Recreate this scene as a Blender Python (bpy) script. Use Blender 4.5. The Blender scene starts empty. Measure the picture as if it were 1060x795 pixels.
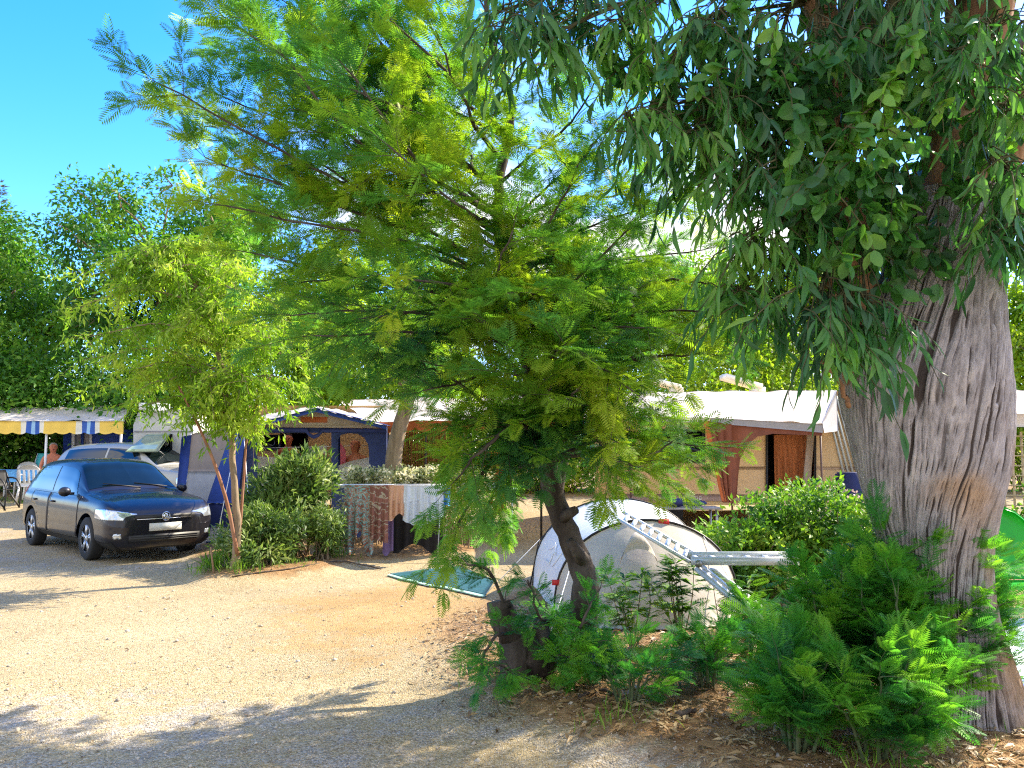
import bpy, bmesh, math, random
import numpy as np
from mathutils import Vector
from mathutils.geometry import tessellate_polygon

# ------------------------------------------------------------------ camera, sky, sun, exposure
S = bpy.context.scene
COL = S.collection
R = math.radians
F, CX, CY, HOR, CAMZ = 832.0, 530.0, 397.5, 467.0, 1.6
TH = math.atan((HOR - CY) / F)
cam_data = bpy.data.cameras.new('camera')
cam_data.sensor_width = 36.0
cam_data.lens = F / 1060.0 * 36.0
cam_data.clip_start, cam_data.clip_end = 0.05, 2000.0
camera = bpy.data.objects.new('camera', cam_data)
COL.objects.link(camera)
camera.location = (0, 0, CAMZ)
camera.rotation_euler = (math.pi / 2 + TH, 0, 0)
S.camera = camera

SUN_AZ, SUN_EL = R(57), R(38)          # azimuth measured from +Y (view direction) towards +X
world = bpy.data.worlds.new('World'); S.world = world; world.use_nodes = True
wn = world.node_tree.nodes; wl = world.node_tree.links
bg = wn['Background']
sky = wn.new('ShaderNodeTexSky'); sky.sky_type = 'NISHITA'; sky.sun_disc = False
sky.sun_elevation = SUN_EL; sky.sun_rotation = SUN_AZ
sky.air_density = 1.0; sky.dust_density = 0.4; sky.ozone_density = 1.6
hs = wn.new('ShaderNodeHueSaturation'); hs.inputs['Saturation'].default_value = 1.45
tint = wn.new('ShaderNodeMixRGB'); tint.blend_type = 'MULTIPLY'; tint.inputs[0].default_value = 1.0; tint.inputs[2].default_value = (0.62, 0.68, 0.92, 1)
wl.new(sky.outputs[0], hs.inputs['Color']); wl.new(hs.outputs[0], tint.inputs[1]); # bright summer cloud low over the camp, clear sky at the left
gc = wn.new('ShaderNodeTexCoord'); cn = wn.new('ShaderNodeTexNoise'); cn.inputs['Scale'].default_value = 4.5; cn.inputs['Detail'].default_value = 7; cn.inputs['Roughness'].default_value = .55
cm = wn.new('ShaderNodeMapping'); cm.inputs['Scale'].default_value = (1, 1, 2.2); wl.new(gc.outputs['Generated'], cm.inputs[0]); wl.new(cm.outputs[0], cn.inputs['Vector'])
sx = wn.new('ShaderNodeSeparateXYZ'); wl.new(gc.outputs['Generated'], sx.inputs[0])
def wmap(src, a, b, c=0.0, d=1.0):
    q = wn.new('ShaderNodeMapRange'); q.interpolation_type = 'SMOOTHSTEP'
    for k, v in zip(('From Min', 'From Max', 'To Min', 'To Max'), (a, b, c, d)): q.inputs[k].default_value = v
    wl.new(src, q.inputs[0]); return q.outputs[0]
def wmul(a, b):
    q = wn.new('ShaderNodeMath'); q.operation = 'MULTIPLY'; wl.new(a, q.inputs[0]); wl.new(b, q.inputs[1]); return q.outputs[0]
front = wmul(wmul(wmap(cn.outputs[0], .42, .62), wmap(sx.outputs[2], .52, .26)), wmap(sx.outputs[0], -.42, -.12))
back = wmul(wmap(cn.outputs[0], .36, .50), wmap(sx.outputs[1], .12, -.25))      # unseen cloud bank behind the camera, added as neutral fill light
cq = wn.new('ShaderNodeMath'); cq.operation = 'MAXIMUM'; wl.new(front, cq.inputs[0]); wl.new(back, cq.inputs[1]); cf = cq.outputs[0]
cmx = wn.new('ShaderNodeMixRGB'); cmx.inputs[2].default_value = (2.25, 2.23, 2.2, 1); wl.new(cf, cmx.inputs[0]); wl.new(tint.outputs[0], cmx.inputs[1]); wl.new(cmx.outputs[0], bg.inputs[0])
bg.inputs[1].default_value = 0.15
sl = bpy.data.lights.new('sun', 'SUN'); sl.energy = 3.0; sl.angle = R(0.55); sl.color = (1.0, 0.88, 0.68)
sun = bpy.data.objects.new('sun', sl); COL.objects.link(sun)
sdir = Vector((math.sin(SUN_AZ) * math.cos(SUN_EL), math.cos(SUN_AZ) * math.cos(SUN_EL), math.sin(SUN_EL)))
sun.rotation_euler = sdir.to_track_quat('Z', 'Y').to_euler()
S.view_settings.view_transform = 'Standard'; S.view_settings.look = 'None'
S.view_settings.gamma = 1.0; S.view_settings.use_curve_mapping = False
S.view_settings.exposure = 2.18
S.cycles.use_denoising = False; S.cycles.use_adaptive_sampling = False; S.cycles.pixel_filter_type = 'BLACKMAN_HARRIS'; S.cycles.filter_width = 1.2; S.cycles.sample_clamp_indirect = 4.0
S.cycles.max_bounces = 8; S.cycles.transparent_max_bounces = 4
S.cycles.diffuse_bounces = 4; S.cycles.transmission_bounces = 3; S.cycles.glossy_bounces = 2

rng = np.random.default_rng(11); random.seed(11)
U = lambda a, b, n=None: rng.uniform(a, b, n)

# ------------------------------------------------------------------ pixel -> place helpers
def W(px, py, d):
    u, v = (px - CX) / F, (CY - py) / F
    dx, dy, dz = u, math.cos(TH) - v * math.sin(TH), math.sin(TH) + v * math.cos(TH)
    k = d / dy
    return np.array((dx * k, d, CAMZ + dz * k))

def sstep(a, b, x):
    t = np.clip((np.asarray(x, float) - a) / (b - a), 0, 1)
    return t * t * (3 - 2 * t)

def flat(px, py):
    u, v = (px - CX) / F, (CY - py) / F
    dy, dz = math.cos(TH) - v * math.sin(TH), math.sin(TH) + v * math.cos(TH)
    k = -CAMZ / dz
    return (u * k, dy * k)

BED_BUSH = [flat(*p) for p in ((212, 606), (262, 603), (335, 594), (395, 582), (485, 577), (520, 556), (215, 556), (200, 580))]
BED_TREE = [flat(*p) for p in ((462, 650), (470, 700), (530, 735), (600, 760), (690, 780), (800, 830), (1300, 900), (1500, 600), (900, 560), (560, 600))]
def poly_mask(x, y, poly, soft):
    x = np.asarray(x, float); y = np.asarray(y, float)
    inside = np.zeros(x.shape, bool); dmin = np.full(x.shape, 1e9)
    n = len(poly)
    for i in range(n):
        (x0, y0), (x1, y1) = poly[i], poly[(i + 1) % n]
        c = (y0 > y) != (y1 > y)
        xi = (x1 - x0) * (y - y0) / (y1 - y0 + 1e-12) + x0
        inside ^= c & (x < xi)
        ex, ey = x1 - x0, y1 - y0
        t = np.clip(((x - x0) * ex + (y - y0) * ey) / (ex * ex + ey * ey), 0, 1)
        dmin = np.minimum(dmin, np.hypot(x - x0 - t * ex, y - y0 - t * ey))
    sd = np.where(inside, dmin, -dmin)
    return sstep(-soft, soft, sd)

def lump(x, y, f, ph):
    return np.sin(x * f + ph) * np.cos(y * f * 1.13 - ph * 2) + 0.5 * np.sin(x * f * 2.3 - y * f * 1.7 + ph * 3)

def hz(x, y):
    x = np.asarray(x, float); y = np.asarray(y, float)
    z = 0.45 * sstep(13.5, 19.5, y)
    z = z + 0.13 * poly_mask(x, y, BED_BUSH, 0.35) + 0.07 * poly_mask(x, y, BED_TREE, 0.4)
    near = sstep(40, 15, y)
    z = z + near * (0.012 * lump(x, y, 1.1, 0.4) + 0.006 * lump(x, y, 3.7, 1.9))
    return z

def G(px, py, dz=0.0):
    x, y = flat(px, py); z = 0
    for _ in range(12):
        z = float(hz(x, y)) + dz
        u, v = (px - CX) / F, (CY - py) / F
        dy, dd = math.cos(TH) - v * math.sin(TH), math.sin(TH) + v * math.cos(TH)
        k = (z - CAMZ) / dd
        x, y = u * k, dy * k
    return np.array((x, y, z))

def gz(x, y): return float(hz(x, y))

# ------------------------------------------------------------------ mesh collector
class MB:
    def __init__(self):
        self.v = []; self.f = {}; self.n = 0; self.r = []
    def add(self, v, f, rnd=None):
        v = np.asarray(v, float).reshape(-1, 3)
        for fa in (f if isinstance(f, list) and len(f) and isinstance(f[0], np.ndarray) else [np.asarray(f, int)]):
            if len(fa):
                self.f.setdefault(fa.shape[1], []).append(fa + self.n)
        self.v.append(v); self.n += len(v)
        if rnd is None: rnd = np.full(len(v), random.random())
        self.r.append(np.broadcast_to(np.asarray(rnd, float), (len(v),)))
        return self
    def poly(self, pts):                      # one polygon
        p = np.asarray(pts, float); return self.add(p, np.arange(len(p)).reshape(1, -1))
    def box(self, c, s, rz=0.0, ax=None):
        q = np.array([[sx, sy, sz] for sz in (-.5, .5) for sy in (-.5, .5) for sx in (-.5, .5)]) * np.asarray(s, float)
        if ax is not None: q = q @ np.asarray(ax, float)
        elif rz:
            c_, s_ = math.cos(rz), math.sin(rz)
            q = q @ np.array(((c_, s_, 0), (-s_, c_, 0), (0, 0, 1)))
        f = np.array(((0, 2, 3, 1), (4, 5, 7, 6), (0, 1, 5, 4), (2, 6, 7, 3), (0, 4, 6, 2), (1, 3, 7, 5)))
        return self.add(q + np.asarray(c, float), f)
    def bar(self, a, b, w, h=None):           # rectangular bar from a to b
        a = np.asarray(a, float); b = np.asarray(b, float); h = h or w
        d = b - a; L = np.linalg.norm(d); d = d / L
        up = np.array((0, 0, 1.0)) if abs(d[2]) < .95 else np.array((0, 1.0, 0))
        s = np.cross(up, d); s /= np.linalg.norm(s); u = np.cross(d, s)
        return self.box((a + b) / 2, (L, w, h), ax=np.array((d, s, u)))
    def tube(self, pts, rad, n=6, rnd=None, cap=True):
        pts = np.asarray(pts, float); k = len(pts)
        rad = np.broadcast_to(np.asarray(rad, float), (k,))
        t = np.gradient(pts, axis=0); t /= np.linalg.norm(t, axis=1)[:, None] + 1e-12
        m = t.mean(0); ref = np.eye(3)[np.argmin(np.abs(m))]
        s = np.cross(t, ref); s /= np.linalg.norm(s, axis=1)[:, None] + 1e-12
        u = np.cross(t, s)
        a = np.arange(n) * 2 * math.pi / n
        ring = (np.cos(a)[None, :, None] * s[:, None] + np.sin(a)[None, :, None] * u[:, None]) * rad[:, None, None] + pts[:, None]
        i = np.arange(k - 1)[:, None] * n; j = np.arange(n)[None]; j2 = (j + 1) % n
        f = np.stack((i + j, i + j2, i + n + j2, i + n + j), -1).reshape(-1, 4)
        fs = [f]
        if cap: fs += [np.arange(n)[::-1].reshape(1, -1).copy(), (np.arange(n) + (k - 1) * n).reshape(1, -1)]
        return self.add(ring.reshape(-1, 3), fs, rnd)
    def lathe(self, prof, c, n=20, axis=2, cap=True):   # prof: (r, h)
        prof = np.asarray(prof, float); k = len(prof)
        a = np.arange(n) * 2 * math.pi / n
        v = np.stack((prof[:, 0, None] * np.cos(a), prof[:, 0, None] * np.sin(a), np.repeat(prof[:, 1, None], n, 1)), -1)
        if axis == 1: v = v[..., (0, 2, 1)]
        if axis == 0: v = v[..., (2, 0, 1)]
        i = np.arange(k - 1)[:, None] * n; j = np.arange(n)[None]; j2 = (j + 1) % n
        f = np.stack((i + j, i + j2, i + n + j2, i + n + j), -1).reshape(-1, 4)
        return self.add(v.reshape(-1, 3) + np.asarray(c, float), [f] + ([np.arange(n)[::-1].reshape(1, -1).copy(), (np.arange(n) + (k - 1) * n).reshape(1, -1)] if cap else []))
    def ball(self, c, r, n=10):
        t = np.linspace(-math.pi / 2, math.pi / 2, n)
        r = np.broadcast_to(np.asarray(r, float), (3,))
        b = MB(); b.lathe(np.stack((np.cos(t) + 1e-4, np.sin(t)), 1), (0, 0, 0), n * 2)
        v = b.v[0] * r + np.asarray(c, float)
        return self.add(v, [np.vstack(x) if len(x) > 1 else x[0] for x in b.f.values()])
    def grid(self, P, thick=0.0):             # P: (m,n,3) surface, closed into a thin solid when thick > 0
        P = np.asarray(P, float); m, n = P.shape[:2]
        i = np.arange(m - 1)[:, None] * n; j = np.arange(n - 1)[None]
        f = np.stack((i + j, i + j + 1, i + n + j + 1, i + n + j), -1).reshape(-1, 4)
        if not thick: return self.add(P.reshape(-1, 3), f)
        du = np.gradient(P, axis=0); dv = np.gradient(P, axis=1)
        N = np.cross(du, dv); N /= np.linalg.norm(N, axis=2)[..., None] + 1e-12
        Q = P - N * thick; o = m * n
        b = np.concatenate((np.arange(n - 1), np.arange(m - 1) * n + n - 1, (m - 1) * n + np.arange(n - 1, 0, -1), np.arange(m - 1, 0, -1) * n))
        b2 = np.roll(b, -1)
        side = np.stack((b, b + o, b2 + o, b2), -1)
        return self.add(np.concatenate((P.reshape(-1, 3), Q.reshape(-1, 3))), [np.concatenate((f[:, ::-1], f + o, side))])
    def plate(self, outer, holes, thick, O=None, X=None, Y=None, N=None):
        # flat outline with holes in the plane O + x X + y Y, given thickness along N
        loops = [list(outer)] + [list(h) for h in holes]
        tris = tessellate_polygon([[Vector((p[0], p[1], 0)) for p in l] for l in loops])
        p2 = np.array([p for l in loops for p in l], float)
        O = np.asarray(O, float); X = np.asarray(X, float); Y = np.asarray(Y, float); N = np.asarray(N, float)
        A = O + p2[:, :1] * X + p2[:, 1:2] * Y; B = A + N * thick; o = len(A)
        t = np.array(tris, int)
        sd = []; k = 0
        for l in loops:
            m = len(l); idx = np.arange(m) + k; nx = np.roll(idx, -1)
            sd.append(np.stack((idx, nx, nx + o, idx + o), -1)); k += m
        return self.add(np.concatenate((A, B)), [np.concatenate((t, t[:, ::-1] + o)), np.concatenate(sd)])
    def pix(self, outer, d, holes=(), thick=0.02):
        # outline read off the photograph as an upright panel standing at distance d, real size and thickness
        cv = lambda l: [(W(p[0], p[1], d)[0], W(p[0], p[1], d)[2]) for p in l]
        return self.plate(cv(outer), [cv(h) for h in holes], thick, (0, d, 0), (1, 0, 0), (0, 0, 1), (0, 1, 0))
    def build(self, name, mat, parent=None, smooth=False, attr=True, weld=0):
        v = np.concatenate(self.v)
        me = bpy.data.meshes.new(name)
        tot, lv = [], []
        for k, fl in self.f.items():
            a = np.concatenate(fl); tot.append(np.full(len(a), k)); lv.append(a.reshape(-1))
        tot = np.concatenate(tot); lv = np.concatenate(lv)
        st = np.concatenate(([0], np.cumsum(tot)[:-1]))
        org = np.zeros(3)
        if parent is not None: org = np.array(parent.matrix_world.translation)
        me.vertices.add(len(v)); me.vertices.foreach_set('co', (v).astype(np.float32).reshape(-1))
        me.loops.add(len(lv)); me.loops.foreach_set('vertex_index', lv.astype(np.int32))
        me.polygons.add(len(tot)); me.polygons.foreach_set('loop_start', st.astype(np.int32)); me.polygons.foreach_set('loop_total', tot.astype(np.int32))
        if smooth: me.polygons.foreach_set('use_smooth', np.ones(len(tot), bool))
        me.update(calc_edges=True)
        if attr:
            at = me.attributes.new('rnd', 'FLOAT', 'POINT'); at.data.foreach_set('value', np.concatenate(self.r).astype(np.float32))
        if mat is not None: me.materials.append(mat)
        if weld:
            bm = bmesh.new(); bm.from_mesh(me); bmesh.ops.remove_doubles(bm, verts=bm.verts, dist=weld); bmesh.ops.recalc_face_normals(bm, faces=bm.faces); bm.to_mesh(me); bm.free()
        o = bpy.data.objects.new(name, me); COL.objects.link(o)
        if parent is not None: o.parent = parent
        return o

def poles(root, mat, segs, rad, name='pole', n=8):
    for a, b in segs: MB().tube([a, b], rad, n).build(name, mat, root, True, False)

def tag(o, label=None, cat=None, group=None, kind=None):
    if label: o['label'] = label
    if cat: o['category'] = cat
    if group: o['group'] = group
    if kind: o['kind'] = kind
    return o

def thing(name, label, cat, loc=(0, 0, 0), group=None):
    # Empty at the thing's base; parts are given in coordinates of that base
    o = bpy.data.objects.new(name, None); COL.objects.link(o); o.empty_display_size = 0.1
    o.location = loc
    return tag(o, label, cat, group)

def base_at(root, x, y, z):
    # things modelled in world coordinates: put the Empty at the base and shift the parts back
    root.location = (x, y, z)
    for c in root.children: c.location = (-x, -y, -z)
    return root

def own_origin(o):
    # single-mesh thing: origin to the middle of its base
    n = len(o.data.vertices); a = np.empty(n * 3, np.float32); o.data.vertices.foreach_get('co', a); a = a.reshape(-1, 3)
    c = (a.min(0) + a.max(0)) / 2; c[2] = a[:, 2].min()
    o.data.vertices.foreach_set('co', (a - c).reshape(-1)); o.location = c; o.data.update(); return o

def spline(pts, n):
    p = np.asarray(pts, float); k = len(p)
    e = np.vstack((2 * p[0] - p[1], p, 2 * p[-1] - p[-2]))
    t = np.linspace(0, k - 1, n); i = np.minimum(t.astype(int), k - 2); f = (t - i)[:, None]
    a, b, c, d = e[i], e[i + 1], e[i + 2], e[i + 3]
    return 0.5 * (2 * b + (c - a) * f + (2 * a - 5 * b + 4 * c - d) * f ** 2 + (3 * b - a - 3 * c + d) * f ** 3)

def unit(a):
    a = np.asarray(a, float); return a / (np.linalg.norm(a, axis=-1, keepdims=True) + 1e-12)

# ------------------------------------------------------------------ materials
def nodes_of(m):
    m.use_nodes = True; nt = m.node_tree; return nt, nt.nodes, nt.links, nt.nodes['Principled BSDF']

def mat(name, col, rough=0.6, metal=0.0, spec=0.5, coat=0.0, var=0.12, vscale=6.0, bump=0.0, bscale=40.0, sheen=0.0, trans=0.0, stretch=(1, 1, 1)):
    m = bpy.data.materials.new(name); nt, n, l, b = nodes_of(m)
    tc = n.new('ShaderNodeTexCoord'); mp = n.new('ShaderNodeMapping'); mp.inputs['Scale'].default_value = stretch
    l.new(tc.outputs['Object'], mp.inputs[0])
    nz = n.new('ShaderNodeTexNoise'); nz.inputs['Scale'].default_value = vscale; nz.inputs['Detail'].default_value = 6
    l.new(mp.outputs[0], nz.inputs['Vector'])
    rp = n.new('ShaderNodeValToRGB'); rp.color_ramp.elements[0].position = .3; rp.color_ramp.elements[1].position = .7
    c = np.array(col)
    rp.color_ramp.elements[0].color = (*np.clip(c * (1 - var), 0, 1), 1); rp.color_ramp.elements[1].color = (*np.clip(c * (1 + var), 0, 1), 1)
    l.new(nz.outputs[0], rp.inputs[0]); l.new(rp.outputs[0], b.inputs['Base Color'])
    b.inputs['Roughness'].default_value = rough; b.inputs['Metallic'].default_value = metal
    b.inputs['Specular IOR Level'].default_value = spec; b.inputs['Coat Weight'].default_value = coat; b.inputs['Coat Roughness'].default_value = .04
    if bump:
        bz = n.new('ShaderNodeTexNoise'); bz.inputs['Scale'].default_value = bscale; bz.inputs['Detail'].default_value = 5
        l.new(mp.outputs[0], bz.inputs['Vector'])
        bp = n.new('ShaderNodeBump'); bp.inputs['Strength'].default_value = bump; bp.inputs['Distance'].default_value = .02
        l.new(bz.outputs[0], bp.inputs['Height']); l.new(bp.outputs[0], b.inputs['Normal'])
    if trans:                                # thin cloth lets some sunlight through
        tr = n.new('ShaderNodeBsdfTranslucent'); l.new(rp.outputs[0], tr.inputs[0])
        mx = n.new('ShaderNodeMixShader'); mx.inputs[0].default_value = trans
        out = n['Material Output']
        l.new(b.outputs[0], mx.inputs[1]); l.new(tr.outputs[0], mx.inputs[2]); l.new(mx.outputs[0], out.inputs[0])
    return m

def foliage(name, cols, tr, trans=0.4, rough=0.5, spec=0.3, clump=1.4):
    # cols: leaf colours from old to young, chosen per leaf and drifting from branch to branch
    m = bpy.data.materials.new(name); nt, n, l, b = nodes_of(m)
    at = n.new('ShaderNodeAttribute'); at.attribute_name = 'rnd'
    tc = n.new('ShaderNodeTexCoord'); nz = n.new('ShaderNodeTexNoise'); nz.inputs['Scale'].default_value = clump; nz.inputs['Detail'].default_value = 2
    l.new(tc.outputs['Object'], nz.inputs['Vector'])
    ma = n.new('ShaderNodeMath'); ma.operation = 'MULTIPLY_ADD'; ma.inputs[1].default_value = 1.9; ma.inputs[2].default_value = -0.72
    l.new(nz.outputs[0], ma.inputs[0])
    mx = n.new('ShaderNodeMath'); mx.operation = 'MULTIPLY_ADD'; mx.inputs[1].default_value = 0.5
    l.new(at.outputs['Fac'], mx.inputs[0]); l.new(ma.outputs[0], mx.inputs[2])
    rp = n.new('ShaderNodeValToRGB'); e = rp.color_ramp.elements
    for i, c in enumerate(cols):
        q = e[0] if i == 0 else (e[1] if i == 1 else e.new(.5))
        q.color = (*c, 1)
    for i, q in enumerate(sorted(e, key=lambda z: z.position)): pass
    ps = np.linspace(.12, .88, len(cols))
    while len(e) > 1: e.remove(e[-1])
    e[0].position = ps[0]; e[0].color = (*cols[0], 1)
    for p, c in zip(ps[1:], cols[1:]):
        q = e.new(float(p)); q.color = (*c, 1)
    l.new(mx.outputs[0], rp.inputs[0]); l.new(rp.outputs[0], b.inputs['Base Color'])
    b.inputs['Roughness'].default_value = rough; b.inputs['Specular IOR Level'].default_value = spec
    hsv = n.new('ShaderNodeMixRGB'); hsv.blend_type = 'MULTIPLY'; hsv.inputs[0].default_value = 1.0; hsv.inputs[2].default_value = (*tr, 1)
    l.new(rp.outputs[0], hsv.inputs[1])
    tb = n.new('ShaderNodeBsdfTranslucent'); l.new(hsv.outputs[0], tb.inputs[0])
    ms = n.new('ShaderNodeMixShader'); ms.inputs[0].default_value = trans
    l.new(b.outputs[0], ms.inputs[1]); l.new(tb.outputs[0], ms.inputs[2]); l.new(ms.outputs[0], n['Material Output'].inputs[0])
    return m

def bark(name, cols, scale=6, zs=.15, bump=.6, crack=(.02, .017, .015)):
    m = bpy.data.materials.new(name); nt, n, l, b = nodes_of(m)
    tc = n.new('ShaderNodeTexCoord'); mp = n.new('ShaderNodeMapping'); mp.inputs['Scale'].default_value = (1, 1, zs)
    l.new(tc.outputs['Object'], mp.inputs[0])
    nz = n.new('ShaderNodeTexNoise'); nz.inputs['Scale'].default_value = scale; nz.inputs['Detail'].default_value = 9; nz.inputs['Roughness'].default_value = .65
    l.new(mp.outputs[0], nz.inputs['Vector'])
    rp = n.new('ShaderNodeValToRGB'); e = rp.color_ramp.elements
    ps = np.linspace(.34, .68, len(cols)); e[0].position = .27; e[0].color = (*crack, 1); e[1].position = ps[0]; e[1].color = (*cols[0], 1)
    for p, c in zip(ps[1:], cols[1:]): q = e.new(float(p)); q.color = (*c, 1)
    l.new(nz.outputs[0], rp.inputs[0]); l.new(rp.outputs[0], b.inputs['Base Color'])
    b.inputs['Roughness'].default_value = .9; b.inputs['Specular IOR Level'].default_value = .15
    bp = n.new('ShaderNodeBump'); bp.inputs['Strength'].default_value = bump; bp.inputs['Distance'].default_value = .03
    l.new(nz.outputs[0], bp.inputs['Height']); l.new(bp.outputs[0], b.inputs['Normal'])
    return m

MIM = foliage('mimosa_leaf', [(.065, .20, .09), (.125, .29, .06), (.23, .36, .035), (.42, .48, .045)], (1.25, 1.5, .6), .56, clump=1.3)
MIMY = foliage('sapling_leaf', [(.030, .16, .055), (.06, .25, .045), (.11, .33, .035), (.21, .42, .04)], (1.3, 1.5, .7), .48, clump=3.2)
EUC = foliage('eucalyptus_leaf', [(.032, .11, .042), (.055, .18, .05), (.10, .265, .05), (.20, .38, .065)], (1.3, 1.5, .6), .4, .38, .5, clump=2.0)
EUCB = foliage('juvenile_leaf', [(.032, .11, .034), (.06, .195, .04), (.12, .29, .045), (.22, .42, .055)], (1.3, 1.5, .6), .4, .4, .45, clump=2.4)
YOUNG = foliage('yellow_leaf', [(.13, .25, .02), (.23, .38, .03), (.36, .50, .05), (.50, .58, .09)], (1.1, 1.25, .5), .55, clump=1.6)
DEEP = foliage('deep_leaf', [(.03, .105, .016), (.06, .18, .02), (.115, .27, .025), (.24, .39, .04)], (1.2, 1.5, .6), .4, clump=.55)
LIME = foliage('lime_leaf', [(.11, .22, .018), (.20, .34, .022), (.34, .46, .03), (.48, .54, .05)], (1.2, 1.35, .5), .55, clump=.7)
SHRUB = foliage('shrub_leaf', [(.04, .12, .016), (.09, .22, .022), (.17, .33, .03), (.30, .42, .05)], (1.3, 1.4, .6), .4, clump=2.5)
OLEA = foliage('oleander_leaf', [(.04, .09, .02), (.10, .18, .035), (.20, .29, .06), (.36, .42, .16)], (1.2, 1.3, .7), .35, clump=2.4)
PALE = foliage('pale_leaf', [(.12, .17, .05), (.40, .43, .2), (.62, .60, .4), (.8, .74, .6)], (1.1, 1.1, .8), .35, clump=4)
DRY = foliage('dry_straw', [(.12, .07, .03), (.25, .16, .07), (.38, .26, .13), (.5, .37, .2)], (1, 1, 1), .1, clump=3)
PINE = foliage('pine_needles', [(.03, .06, .045), (.06, .10, .07), (.10, .14, .10)], (1, 1, 1), .2, clump=1)
B_DARK = bark('dark_bark', [(.05, .038, .032), (.095, .075, .062), (.16, .13, .11)], 9, .25, .7)
B_GREY = bark('grey_bark', [(.16, .12, .08), (.27, .2, .13), (.36, .28, .19)], 8, .2, .5)
B_RED = bark('reddish_bark', [(.2, .09, .05), (.3, .15, .09), (.38, .22, .15)], 8, .3, .3)
CANW = mat('white_canvas', (.78, .72, .65), .8, var=.06, vscale=2.5, bump=.3, bscale=5, trans=.42)
GREYC = mat('grey_canvas', (.30, .29, .30), .8, var=.08, bump=.2, bscale=9)
SLATE = mat('slate_blue_canvas', (.035, .055, .17), .75, var=.15, bump=.25, bscale=5, trans=.12)
BLUEC = mat('blue_canvas', (.022, .065, .32), .75, var=.15, bump=.25, bscale=5, trans=.25)
NAVY = mat('navy_canvas', (.012, .022, .11), .7, var=.2, bump=.2, bscale=6)
TANC = mat('tan_canvas', (.52, .42, .31), .8, var=.06, bump=.2, bscale=5, trans=.3)
PANELW = mat('white_panel_cloth', (.82, .80, .77), .8, var=.05, bump=.4, bscale=4, trans=.4)
BROWNC = mat('rust_brown_canvas', (.24, .075, .038), .8, var=.2, vscale=4, bump=.25, bscale=5, trans=.15)
ORANGEC = mat('orange_cloth', (.62, .17, .05), .8, var=.15, bump=.2, bscale=6, trans=.3)
CREAM = mat('cream_caravan_skin', (.76, .54, .28), .45, var=.04, vscale=1.5, bump=.06, bscale=60, stretch=(.2, 1, 3))
WHITEV = mat('white_caravan_skin', (.72, .72, .68), .4, var=.05, vscale=2, bump=.03, bscale=40)
PLASW = mat('white_plastic', (.78, .78, .76), .35, var=.03)
ALU = mat('white_aluminium', (.7, .72, .74), .35, metal=.2, var=.06, bump=.03, bscale=30)
STEEL = mat('grey_steel', (.35, .35, .35), .4, metal=.8, var=.1)
BLACK = mat('black_trim', (.012, .012, .013), .5, var=.2)
DARKIN = mat('interior_shade', (.02, .016, .013), .8, var=.3)  # near-black sheets behind openings, interior shade put into the colour
RUBBER = mat('tyre_rubber', (.018, .018, .018), .85, var=.2, bump=.4, bscale=60)
SKIN = mat('tanned_skin', (.60, .19, .09), .5, var=.08, vscale=9)
WOOD = mat('brown_wood', (.24, .14, .07), .7, var=.25, vscale=8, stretch=(1, 1, .2))
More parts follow.
